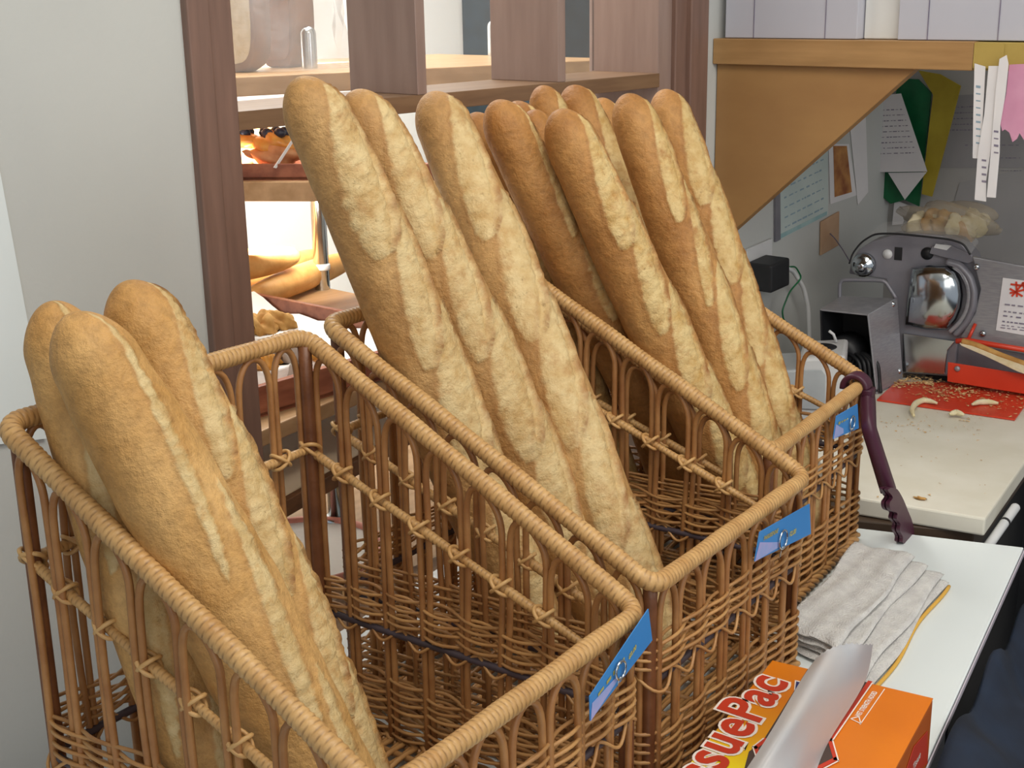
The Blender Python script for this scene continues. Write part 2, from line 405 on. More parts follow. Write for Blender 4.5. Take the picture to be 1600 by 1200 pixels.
for i in range(36):
    t = i/35*2*PI; row = []
    for j in range(16):
        h = j/15; w = 1+.07*math.sin(5*t+9*h)+.05*math.sin(11*t-14*h)
        row.append(bcn+rtl*(.165*w*math.cos(t))-fnl*(.135*w*math.sin(t))+np.array([0, 0, .001+h*.38]))
    gs.append(row)
thing('plastic_bag', MB().grid(gs), M_bag, 'crinkled clear plastic bag wrapped round the sandwich loaf on the display shelf', 'bag')
# tray of fruit tarts on the second shelf
c0 = s2a+s2d*.0+s2n*.03
def wood_tray(name, o, d, n, ln, wd, h, label, m=M_traywood, th=.012):
    t = empty(name, o, label, 'tray'); up = np.array([0, 0, 1.])
    part('bottom', MB().prism([o, o+d*ln, o+d*ln+n*wd, o+n*wd], up*.006), m, t)
    for a, e, w in ((o, d*ln, n*th), (o+n*(wd-th), d*ln, n*th), (o+n*th, n*(wd-2*th), d*th), (o+d*(ln-th)+n*th, n*(wd-2*th), d*th)):
        part('side', MB().prism([a, a+e, a+e+w, a+w], up*h), m, t, bev=.0015)
    return t
wood_tray('tart_tray', c0-s2d*.16, s2d, s2n, .55, .34, .030, 'reddish wooden tray of fruit tarts on the shelf behind the left window post')
k = 0
for px_, py_, lab in ((377, 262, 'apricot tart with blueberries close to the window post, front row of the tart tray'),
                      (432, 262, 'apricot tart with blueberries in the front row, beside the tall pale baguette'),
                      (402, 246, 'apricot tart with blueberries in the rear row, between the two front tarts')):
    cc = on('z', 1.142, px_, py_)
    t = empty('fruit_tart', cc, lab, 'tart', 'fruit tarts on the wooden tray')
    part('tart_shell', MB().blob(cc+[0, 0, .026], (.054, .054, .026), k, .1), M_tart, t)
    part('filling', MB().blob(cc+[0, 0, .046], (.044, .044, .022), k+41, .16), M_custard, t)
    for z_ in range(5):
        a_ = z_*1.3+k
        part('berry', MB().blob(cc+[.020*math.cos(a_), .020*math.sin(a_), .067], (.0115, .0115, .010), z_, .05, 10, 8), M_berry, t)
    k += 1
thing('clear_cover', MB().prism([on('x', -1.98, 428, 262), on('x', -1.98, 466, 204), on('x', -1.98, 469, 206), on('x', -1.98, 432, 263)], (-.002, 0, 0)), M_whitep, 'thin clear plastic strip slanting in front of the fruit tarts', 'cover')
# pastry tray on the third shelf
s3d = unit([-.04, 1, 0]); s3n = np.array([-s3d[1], s3d[0], 0])
o3 = np.array([-1.487, .865, .8855])
wood_tray('pastry_tray', o3, s3d, s3n, .62, .50, .045, 'large reddish wooden tray with doily paper and pastries behind the baskets')
gs = [[o3+s3d*(.016+.588*i/13)+s3n*(.016+.468*j/19)+np.array([0, 0, .009+.003*math.sin(i*1.3)*math.sin(j*1.7)+(.03*max(0, 1-abs(j-19)/2.5) if True else 0)+(.02*max(0, 1-abs(i-12.6)/1.5))]) for j in range(20)] for i in range(14)]
dn = MB().grid(gs)
thing('doily_liner', dn, M_doily, 'white doily paper lining the large pastry tray', 'paper')
for (px_, py_, rr, kind, lab) in [(396, 528, .042, 0, 'flaky brown pastry beside the window post, rearmost on the doily'), (424, 523, .042, 0, 'flaky brown pastry right of the one beside the post'),
                       (408, 580, .042, 1, 'glazed orange pastry at the front left corner of the doily'), (440, 572, .036, 2, 'grey paper cup pastry between two glazed ones on the doily'),
                       (467, 563, .042, 1, 'glazed yellow pastry in a fluted case at the right of the group on the doily')]:
    cc = on('z', .92, px_, py_)-np.array([0, 0, .022])
    t = empty('glazed_pastry', cc, lab, 'pastry', 'pastries on the doily')
    prof_ = [(rr*.78, 0), (rr*1.0, .020), (rr*1.08, .034), (rr*1.02, .033)]
    part('paper_cup', MB().lathe(prof_, cc, m=30), M_cup if kind == 2 else M_doily, t)
    for q_ in range(3):
        a_ = q_*2.1+px_
        part('pastry_piece', MB().blob(cc+[.4*rr*math.cos(a_), .4*rr*math.sin(a_), .038], (rr*.62, rr*.5, .022), int(px_)+q_, .35, rot=a_), (M_heel, M_pastry, M_cup)[kind], t)

# small baguettes piled behind that tray
bq = [((372, 416), (466, 398), .030, 0), ((376, 444), (500, 398), .028, 1), ((425, 452), (555, 402), .028, 2)]
zb = .886
sm = ['small pale baguette lying on top of the pile behind the pastry tray', 'small pale baguette at lower left of the pile behind the pastry tray', 'small pale baguette at the right of the pile, next to the chrome post']
for i, (a_, c_, r_, z_) in enumerate(bq):
    hgt = zb+(.03 if i else .085)
    A = on('z', hgt, *a_); B_ = on('z', hgt, *c_)
    ax = unit(B_-A); A = A-ax*.10
    t_ = np.linspace(0, 1, 26); P = A+(B_-A)*t_[:, None]
    rr = r_*np.maximum(.12, np.sin(PI*np.clip(t_, .004, .996))**.3)
    thing('small_baguette', MB().tube(P, rr, 14), M_smallbread, sm[i], 'bread', 'small baguettes behind the pastry tray')
# white plate tray at the bottom
pc = on('z', .371, 470, 872)
pl = empty('serving_tray', pc, 'white serving tray with coral rim at the foot of the display rack', 'tray')
part('tray_plate', MB().lathe([(.13, 0), (.155, .004), (.165, .016), (.160, .016), (.148, .008), (.02, .008)], pc, m=40), M_doily, pl)
part('tray_rim', MB().tube([pc+np.array([.164*math.cos(t), .164*math.sin(t), .017]) for t in np.linspace(0, 2*PI, 48, endpoint=False)], .008, 8, closed=True), M_pinkrim, pl)

# ------------------------------------------------------------------ prep table, counter, board
tb = empty('prep_table', (-.8, 1.0, 0), 'white laminate table the bread baskets stand on', 'table')
FL = on('z', TZ, 522, 992); FR_ = on('z', TZ, 690, 884)
dback = unit(FR_-FL)
e1 = np.array([-.617, 1.638, TZ]); e0 = np.array([-.478, 1.077, TZ]); dr = unit(e1-e0)
far_l = np.array([-.813, 1.558, TZ]); dfar = unit(far_l-e1)
tt = np.linalg.solve(np.array([[dback[0], -dfar[0]], [dback[1], -dfar[1]]]), (e1-FL)[:2])
BLc = FL+dback*tt[0]
near_r = e0-dr*.75; near_l = FL-dback*.75
part('tabletop', MB().prism([near_l, near_r, e1, BLc], (0, 0, -.009)), M_white, tb, bev=.0015)
part('edge_band', MB().prism([near_r+[0.001, 0, -.002], e1+[0.001, 0, -.002], e1+[.0025, 0, -.002], near_r+[.0025, 0, -.002]], (0, 0, -.006)), M_edge, tb)
for q in (near_l+[.12, .1, 0], near_r+[-.08, .08, 0], e1+[-.07, -.1, 0], BLc+[.1, -.06, 0]):
    part('leg', MB().box((q[0]-.02, q[1]-.02, 0), (q[0]+.02, q[1]+.02, TZ-.009)), M_steel, tb)
# brown counter behind the table
bd = unit(np.array([-.672, 1.641, 0])-np.array([-.836, 1.601, 0])); bn = np.array([-bd[1], bd[0], 0])
g0 = np.array([-.672, 1.641, 0])
cb = empty('back_counter', (-1.0, 2.1, 0), 'brown counter behind the white table carrying the slicer', 'counter')
cA = e1+dfar*(-.0)+np.array([-.02, .012, 0]); cB = BLc+np.array([0, .012, 0])
part('countertop', MB().prism([(-.69, cA[1], .748), (-.79, 2.17, .748), (-.70, 2.2, .748), (-.70, YB-.004, .748), (XW+.004, YB-.004, .748), (XW+.004, cB[1]+.02, .748), (cB[0], cB[1], .748)], (0, 0, -.035)), M_counter, cb, bev=.002)
part('cabinet_body', MB().prism([(-.72, cA[1]+.04, 0), (-.82, 2.17, 0), (-.73, 2.22, 0), (-.73, YB-.02, 0), (XW+.02, YB-.02, 0), (XW+.02, cB[1]+.06, 0)], (0, 0, .712)), M_black, cb)
bl_ = np.array([-.836, 1.601, .749])
br_ = np.array([-.672, 1.641, .749])
bfr = np.array([-.752, 2.02, .749])
bfl = np.array([-1.0, 2.30, .749])
lft = bl_-bd*.02
thing('cutting_board', MB().prism([lft, br_, br_+unit([-.2, 1, 0])*.60, lft-bd*.16+unit([-.2, 1, 0])*.64, lft-bd*.10+unit([-.2, 1, 0])*.16], (0, 0, .026)), M_board, 'thick off-white cutting board under the bread slicer', 'cutting board', bev=.003)
BZ = .7755

# ------------------------------------------------------------------ wicker baskets
L_, W_, HB, HF = .3634, .32, .4028, .2183
BK = [((-.930, .439), math.radians(7.013)), ((-.988, .799), math.radians(7.426)), ((-1.095, 1.143), math.radians(10.371))]
def b2w(i, q):
    (ox, oy), th = BK[i]; c, s = math.cos(th), math.sin(th)
    return np.array([ox+q[0]*c-q[1]*s, oy+q[0]*s+q[1]*c, TZ+q[2]])
def rectpath(inset=0., rc=.02, n=6, step=.004):
    x0, x1, y0, y1 = inset, L_-inset, inset, W_-inset
    P = []
    for cx, cy, a0 in ((x1-rc, y0+rc, -PI/2), (x1-rc, y1-rc, 0), (x0+rc, y1-rc, PI/2), (x0+rc, y0+rc, PI)):
        for k in range(n+1):
            a = a0+k/n*PI/2; P.append((cx+rc*math.cos(a), cy+rc*math.sin(a)))
    P = np.array(P+[P[0]])
    s = np.concatenate([[0], np.cumsum(np.linalg.norm(np.diff(P, axis=0), axis=1))])
    m = int(s[-1]/step); q = np.linspace(0, s[-1], m, endpoint=False)
    return np.stack([np.interp(q, s, P[:, 0]), np.interp(q, s, P[:, 1])], 1), q, s[-1]
def rimz(x): return HB+(HF-HB)*np.clip(x/L_, -.1, 1.1)
OFF = np.array([L_/2, W_/2, 0])
def wrapped(mb, P, r, wrap=.0053, m=14, closed=False):
    """cane-wrapped bar: helical ridges and dark grooves"""
    P = np.asarray(P, float); n = len(P)
    if closed: T = np.roll(P, -1, 0)-np.roll(P, 1, 0); seg = np.linalg.norm(np.roll(P, -1, 0)-P, axis=1); s = np.concatenate([[0], np.cumsum(seg)[:-1]]); tot = seg.sum(); wrap = tot/round(tot/wrap)
    else: T = np.gradient(P, axis=0); s = np.concatenate([[0], np.cumsum(np.linalg.norm(np.diff(P, axis=0), axis=1))])
    T /= np.linalg.norm(T, axis=1)[:, None]
    U = np.tile([0, 0, 1.], (n, 1)); U = U-T*np.sum(U*T, 1)[:, None]; U /= np.linalg.norm(U, axis=1)[:, None]; V = np.cross(T, U)
    a = np.arange(m)/m*2*PI
    wob = .35*np.sin(s*37)+.3*np.sin(s*91+1)
    ph = (s/wrap+wob*.3)[:, None]+a[None]/(2*PI)
    w = np.abs(np.sin(PI*ph))
    rad = r*(.90+.13*w**.6)+.0004*np.sin(s*55)[:, None]
    ring = P[:, None]+rad[..., None]*(np.cos(a)[None, :, None]*U[:, None]+np.sin(a)[None, :, None]*V[:, None])
    tone = np.zeros((n, m, 3)); idx = np.floor(ph); rnd = np.modf(np.abs(np.sin(idx*12.9898)*43758.5))[0]
    tone[..., 0] = np.clip(1-w*2.6, 0, 1)*.75+rnd*.16
    f = []
    for i in range(n if closed else n-1):
        j = (i+1) % n
        for k in range(m): f.append((i*m+k, i*m+(k+1) % m, j*m+(k+1) % m, j*m+k))
    if not closed: f.append(tuple(range(m-1, -1, -1))); f.append(tuple((n-1)*m+k for k in range(m)))
    mb.add(ring.reshape(-1, 3), f, True, tone.reshape(-1, 3))
NS, NE = 8, 7
CELL = (2*(L_+W_))/(2*(NS+NE))
def make_basket():
    root = bpy.data.objects.new('bread_basket', None); COL.objects.link(root); root.empty_display_size = .1
    def P_(name, mb, m):
        o = bpy.data.objects.new(name, mb.mesh(name, OFF)); o.data.materials.append(m); COL.objects.link(o); o.parent = root; return o
    # rim
    xy, q, tot = rectpath(0, .015, 8, .00105)
    z = rimz(xy[:, 0])
    P = np.column_stack([xy, z]); 
    k = np.ones(17)/17; P[:, 2] = np.convolve(np.concatenate([z[-8:], z, z[:8]]), k, 'valid')
    m_ = MB(); wrapped(m_, P, .0082, closed=True); P_('rim', m_, W_rim)
    # corner posts
    for cx, cy in ((.007, .007), (.007, W_-.007), (L_-.007, .007), (L_-.007, W_-.007)):
        zt = float(rimz(cx))-.004
        m_ = MB(); t = np.linspace(0, 1, 12)
        m_.tube(np.column_stack([np.full(12, cx), np.full(12, cy), .004+t*(zt-.004)]), .0065, 10); P_('corner_post', m_, W_post)
    # arches: pairs of legs bent over below the rim
    def arch(pt, dirv, s0, length, ncell, i):
        c = length/ncell; a, e = i*c+.0036, (i+1)*c-.0036
        ina = 0.
        if i == 0: a += .009
        if i == ncell-1: e -= .009
        pa = pt+dirv*a; pe = pt+dirv*e; pm = (pa+pe)/2
        zm = float(rimz(pm[0]))-.0075; za = float(rimz(pa[0])); ze = float(rimz(pe[0]))
        hgt = .034+.004*random.uniform(-1, 1)
        pts = []
        sl = (ze-za)
        base = zm-hgt
        za2 = base-sl*.15; ze2 = base+sl*.15
        for t in np.linspace(0, 1, 9)[:-1]: pts.append((*pa, .003+t*(za2-.003)))
        for t in np.linspace(0, PI, 15):
            w = (1-math.cos(t))/2; xyq = pa+(pe-pa)*w
            zz = base+hgt*math.sin(t)**.85+sl*(w-.5)*(.3+.7*math.sin(t))
            pts.append((*xyq, zz))
        for t in np.linspace(1, 0, 9)[1:]: pts.append((*pe, .003+t*(ze2-.003)))
        pts = np.array(pts); nn = np.array([-dirv[1], dirv[0]]); wob = np.random.default_rng(i*7+int(length*1e4)).normal(0, .0012, 2)
        pts[:, :2] += dirv*wob[0]*np.sin(pts[:, 2:3]*20)+nn*wob[1]
        m_ = MB(); m_.tube(pts, .0031, 8, tone=(.1+.25*random.random(), 0, 0)); P_('arch_stake', m_, W_stake)
    for pt, dv, ln, nc in (((0, 0), (1, 0), L_, NS), ((L_, 0), (0, 1), W_, NE), ((L_, W_), (-1, 0), L_, NS), ((0, W_), (0, -1), W_, NE)):
        for i in range(nc): arch(np.array(pt, float), np.array(dv, float), 0, ln, nc, i)
    # woven bands
    def band(name, z0, rows, pitch, rad):
        m_ = MB()
        for r in range(rows):
            xy, q, tot = rectpath(0, .018, 6, CELL/7.0)
            n = len(xy); ph = q/tot*(2*(NS+NE))*PI
            T = np.roll(xy, -1, 0)-np.roll(xy, 1, 0); T /= np.linalg.norm(T, axis=1)[:, None]; nr = np.column_stack([T[:, 1], -T[:, 0]])
            sg = 1 if (r % 2) else -1
            rs = np.random.default_rng(r+rows*10)
            off = .0048*np.sin(ph+PI/2)*sg
            zz = z0+r*pitch+.0009*np.sin(ph*.5+r*.9)+.0016*np.sin(ph+PI/2)*sg+.0006*rs.normal(0, 1, n).cumsum()*.05
            P = np.column_stack([xy+nr*off[:, None], zz])
            dk = .12+.3*rs.random()
            m_.tube(P, rad*rs.uniform(.92, 1.08), 7, closed=True, tone=(dk, 0, 0))
        return P_(name, m_, W_weave)
    band('upper_weave', .1315, 8, .0046, .00172)
    band('lower_weave', .011, 14, .0048, .0018)
    # frame rod with looped border under the upper band
    m_ = MB(); xy, q, tot = rectpath(.002, .018, 6, .006)
    m_.tube(np.column_stack([xy, np.full(len(xy), .1245)]), .0036, 8, closed=True); P_('frame_rod', m_, M_rod)
    m_ = MB()
    xy, q, tot = rectpath(0, .018, 6, CELL/12)
    T = np.roll(xy, -1, 0)-np.roll(xy, 1, 0); T /= np.linalg.norm(T, axis=1)[:, None]; nr = np.column_stack([T[:, 1], -T[:, 0]])
    ph = q/tot*(2*(NS+NE))*PI
    for sg in (1, -1):
        P = np.column_stack([xy+nr*(.0062*np.sin(ph)*sg)[:, None], .1225+.0065*np.cos(ph*2)])
        m_.tube(P, .0016, 7, closed=True, tone=(.2, 0, 0))
    P_('loop_border', m_, W_weave)
    # foot border: thick rope of willow
    m_ = MB(); xy, q, tot = rectpath(-.002, .02, 6, CELL/10); ph = q/tot*(2*(NS+NE))*2*PI
    T = np.roll(xy, -1, 0)-np.roll(xy, 1, 0); T /= np.linalg.norm(T, axis=1)[:, None]; nr = np.column_stack([T[:, 1], -T[:, 0]])
    for k_ in range(3):
        P = np.column_stack([xy+nr*(.0045*np.sin(ph+k_*2.094))[:, None], .0075+.0038*np.cos(ph+k_*2.094)])
        m_.tube(P, .0032, 7, closed=True, tone=(.15, 0, 0))
    P_('foot_border', m_, W_weave)
    # middle rail, wrapped, with lashings, on the two sides and the back
    def mz(x): return .294+(.158-.294)*(x/L_)
    m_ = MB()
    for y in (.006, W_-.006):
        x = np.arange(.006, L_*.86, .0011); wrapped(m_, np.column_stack([x, np.full(len(x), y), mz(x)]), .0042, .0046, 10)
        for i in range(1, NS-1):
            xc = i*L_/NS
            for sgn in (-1, 1):
                t = np.linspace(0, 2*PI, 22, endpoint=False)
                lp = np.column_stack([xc+.0085*np.cos(t)*1.0, np.full(22, y)+.0085*np.sin(t), mz(xc)+sgn*.007*np.cos(t)])
                m_.tube(lp, .0019, 6, closed=True)
    y = np.arange(.006, W_-.006, .0011); wrapped(m_, np.column_stack([np.full(len(y), .006), y, np.full(len(y), mz(0.))]), .0042, .0046, 10)
    for i in range(1, NE):
        yc = i*W_/NE
        for sgn in (-1, 1):
            t = np.linspace(0, 2*PI, 22, endpoint=False)
            m_.tube(np.column_stack([.006+.0085*np.sin(t), yc+.0085*np.cos(t), mz(0)+sgn*.007*np.cos(t)]), .0019, 6, closed=True)
    for cy_ in (.007, W_-.007):
        for sgn in (-1, 1):
            t = np.linspace(0, 2*PI, 24, endpoint=False)
            m_.tube(np.column_stack([.007+.0092*np.cos(t), cy_+.0092*np.sin(t), mz(0)+sgn*.008*np.cos(t+.8*sgn)]), .002, 6, closed=True)
    P_('middle_rail', m_, W_rim)
    # woven floor
    m_ = MB()
    for k_, x in enumerate(np.arange(.008, L_-.006, .0075)):
        y = np.linspace(.004, W_-.004, 43); sg = 1 if k_ % 2 else -1
        m_.tube(np.column_stack([np.full(43, x), y, .0085+.003*np.sin(y/W_*PI*7)*sg]), .0027, 6, tone=(.25, 0, 0))
    for y in np.linspace(.02, W_-.02, 8):
        m_.tube([(.004, y, .0085), (L_/2, y, .0085), (L_-.004, y, .0085)], .0035, 6, tone=(.4, 0, 0))
    P_('woven_floor', m_, W_weave)
    return root
def copy_tree(o, parent=None):
    c = o.copy(); COL.objects.link(c); c.parent = parent
    for ch in list(o.children): copy_tree(ch, c)
    return c
bk0 = make_basket()
BL = ['honey-coloured wicker basket nearest the camera at left, holding three fat loaves',
      'middle wicker basket of the three, holding three long baguettes',
      'farthest wicker basket, beside the slicer counter, packed full of baguettes']
baskets = []
for i in range(3):
    o = bk0 if i == 0 else copy_tree(bk0)
    o.location = tuple(b2w(i, (L_/2, W_/2, .001))); o.rotation_euler = (0, 0, BK[i][1])
    tag(o, BL[i], 'basket', 'wicker bread baskets on the table'); baskets.append(o)

# ------------------------------------------------------------------ baguettes
def smooth(a, b_, x):
    t = np.clip((x-a)/(b_-a), 0, 1); return t*t*(3-2*t)
def snoise(S, Tt, rg, fs, ft, k=7):
    o = np.zeros_like(S)
    for _ in range(k):
        o += np.sin(S*rg.uniform(.5, 1)*fs*2*PI+rg.uniform(0, 6)+Tt*np.round(rg.uniform(-ft, ft)))
    return o/k
def bread(bot, tip, R, m, label, group, seed=0, turn=.6, ncut=5, wid=.55, tilt=.75, bend=.0, taper=.24, dark=.0, ear=1., open_=1., full=.0):
    rg = np.random.default_rng(seed)
    bot = np.array(bot); tip = np.array(tip); e = tip-bot; Ln = np.linalg.norm(e); e /= Ln
    fac = -FWD*math.cos(turn)+RGT*math.sin(turn)
    nr = unit(fac-e*(fac@e)); sd = np.cross(e, nr)
    if sd @ RGT < 0: sd = -sd
    n, mm = 300, 72
    t = np.linspace(0, 1, n); s = t-.93*np.sin(2*PI*t)/(2*PI); s = np.clip(s, .00001, .99999)
    th = np.linspace(-PI, PI, mm, endpoint=False)
    S, T = np.meshgrid(s, th, indexing='ij')
    endr = np.minimum(s, 1-s)*Ln
    tip_ = np.sqrt(np.clip(1-(1-np.clip(endr/(R*1.05), 0, 1))**2, 0, 1))
    body = .70+.30*np.clip(np.sin(PI*s), 0, 1)**.8
    prof = tip_*body*(1+full*np.sin(PI*s))
    rad = R*prof[:, None]*(1+.035*snoise(S, T, rg, 5, 2)+.02*snoise(S, T, rg, 16, 3))
    mask = np.zeros_like(S); eart = np.zeros_like(S); disp = np.zeros_like(S); groove = np.zeros_like(S)
    span = .88
    for k in range(ncut):
        sc = .06+(k+.5)/ncut*span; hl = span/ncut*.74
        u = (S-sc)/hl
        act = np.clip(1-u**2, 0, 1)
        tc = tilt*u*.75+rg.normal(0, .05)
        w = wid*open_*np.sqrt(act)*(1+.15*rg.normal())+1e-4
        edge = .16*snoise(S, T*0, rg, 40, 0)+.05*snoise(S, T*0, rg, 90, 0)
        q = (T-tc)/w+edge*.6
        live = (act > 0).astype(float)*smooth(0, .12, act)
        ins = smooth(1.18, .72, np.abs(q))*live
        mask = np.maximum(mask, ins)
        lip = np.exp(-((q-1.02)/.16)**2)*live          # raised torn lip on one side
        gr = np.exp(-((q-.72)/.16)**2)*live
        l2 = np.exp(-((q+1.02)/.13)**2)*live
        eart = np.maximum(eart, np.maximum(lip*ear*.75*(.6+.4*np.sin(S*140+k)), .30*l2))
        disp += .075*lip*ear-.085*gr*ear+.035*ins*(1-np.clip(q, -1, 1)**2)+.02*l2
    rough = snoise(S, T, rg, 60, 9)+.7*snoise(S, T, rg, 110, 16)
    disp += mask*.030*rough
    rad = rad*(1+disp*smooth(0, .35, prof)[:, None])
    Cn = bot+e*(s*Ln)[:, None]+nr*(bend*np.sin(PI*s))[:, None]+sd*(rg.normal(0, .0035)*np.sin(2*PI*s))[:, None]
    P = Cn[:, None]+rad[..., None]*(np.cos(T)[..., None]*nr+np.sin(T)[..., None]*sd)
    tone = np.zeros((n, mm, 3)); tone[..., 0] = np.clip(mask*(.86+.14*rough), 0, 1); tone[..., 1] = np.clip(eart, 0, 1)*.8
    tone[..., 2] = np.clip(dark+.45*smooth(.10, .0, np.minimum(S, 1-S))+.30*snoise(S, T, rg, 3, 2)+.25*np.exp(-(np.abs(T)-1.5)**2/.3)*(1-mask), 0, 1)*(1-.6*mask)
    f = []
    for i in range(n-1):
        for k in range(mm):
            l = (k+1) % mm; f.append((i*mm+k, i*mm+l, (i+1)*mm+l, (i+1)*mm+k))
    f.append(tuple(range(mm-1, -1, -1))); f.append(tuple((n-1)*mm+k for k in range(mm)))
    if np.cross(nr, sd) @ e < 0: f = [q[::-1] for q in f]
    mb = MB().add(P.reshape(-1, 3), f, True, tone.reshape(-1, 3))
    return thing('baguette', mb, m, label, 'bread', group, origin=tuple(bot))
BRD = {
'A': (0, .036, (.007, .047, .49), (.194, .045, .029)), 'B': (0, .039, (.077, .013, .496), (.289, .10, .031)), 'C': (0, .038, (.040, .092, .501), (.225, .150, .030)),
'D': (1, .038, (-.004, -.014, .637), (.178, .129, .030)), 'E': (1, .037, (-.017, .073, .619), (.211, .203, .030)), 'F': (1, .038, (-.058, .243, .604), (.280, .190, .030)),
'G': (2, .035, (.043, -.054, .592), (.235, .159, .028)), 'H': (2, .036, (.113, -.036, .583), (.318, .120, .029)), 'J': (2, .035, (.106, .137, .588), (.340, .165, .028)),
'K': (2, .035, (.069, .313, .580), (.339, .224, .028)), 'I': (2, .035, (-.021, .224, .589), (.272, .242, .028)),
'L': (2, .031, (-.022, -.001, .573), (.165, .102, .025)), 'M': (2, .031, (-.038, .110, .576), (.305, .202, .025)), 'N': (2, .031, (-.038, .179, .592), (.172, .192, .025)),
'O': (2, .031, (.030, .052, .574), (.047, .164, .025)), 'P': (2, .031, (-.020, .306, .568), (.162, .235, .025))}
LB = {'A': 'fat loaf leaning at the far left of the nearest basket, half behind the smooth loaf',
'B': 'smooth fat golden loaf in front in the nearest basket with one long slash',
'C': 'fat loaf with dark-edged open slashes, rightmost in the nearest basket',
'D': 'tall pale baguette at the left of the middle basket, first of its three',
'E': 'baguette between the two others in the middle basket',
'F': 'baguette at the right of the middle basket, reaching the front floor of the basket',
'G': 'smooth browned baguette at the front left of the farthest basket',
'H': 'front centre baguette of the farthest basket, second from the left in front',
'J': 'baguette second from the right in the front of the farthest basket',
'K': 'rightmost baguette of the farthest basket, in front of the window jamb',
'I': 'tall baguette directly behind the front centre one in the farthest basket',
'L': 'leftmost baguette at the back of the farthest basket, only its dark tip showing',
'M': 'baguette showing its tip just behind the smooth browned one in the farthest basket',
'N': 'orange-gold baguette with the topmost tip against the window rail in the farthest basket',
'O': 'baguette tip squeezed in behind the two front left baguettes of the farthest basket',
'P': 'baguette with only its dark tip peeping out, second from right in the farthest basket'}
OPT = {'A': dict(turn=.35, ncut=3, wid=.30, ear=.5, full=.06), 'B': dict(turn=.95, ncut=3, wid=.20, tilt=.55, ear=.6, full=.06), 'C': dict(turn=1.12, ncut=4, wid=.42, ear=1.35, full=.04),
 'D': dict(turn=.78, ncut=5, wid=.68, ear=1.3), 'E': dict(turn=.66, ncut=5, wid=.66, ear=1.2), 'F': dict(turn=.52, ncut=5, wid=.68, ear=1.2),
 'G': dict(turn=1.0, ncut=5, wid=.48, dark=.2), 'H': dict(turn=.65, ncut=5, wid=.58), 'J': dict(turn=.6, ncut=5, wid=.58), 'K': dict(turn=.55, ncut=5, wid=.58), 'I': dict(turn=.8, ncut=5, wid=.55, dark=.15)}
GRP = ['loaves in the nearest basket', 'baguettes in the middle basket', 'baguettes in the farthest basket']
for j, (k, (i, R, tp, bt)) in enumerate(BRD.items()):
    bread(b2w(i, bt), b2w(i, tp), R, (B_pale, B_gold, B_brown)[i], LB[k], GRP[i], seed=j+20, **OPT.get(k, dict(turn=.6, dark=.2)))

def scribble(mb, P, rows, n, ext, x0=.08, x1=.92, y0=.12, y1=.9, hgt=.0012):
    """P: quad tl,tr,br,bl"""
    P = [np.array(p) for p in P]
    for r in range(rows):
        v = y0+(y1-y0)*r/max(1, rows-1); u = x0
        while u < x1:
            w = random.uniform(.03, .10)
            f = lambda a: (P[0]*(1-a)+P[1]*a)*(1-v)+(P[3]*(1-a)+P[2]*a)*v
            A_, C_ = f(u), f(min(u+w, x1)); dn = unit(P[3]-P[0])*hgt*random.uniform(.5, 1.1)
            mb.prism([A_-dn, C_-dn, C_+dn, A_+dn], ext); u += w+random.uniform(.015, .06)

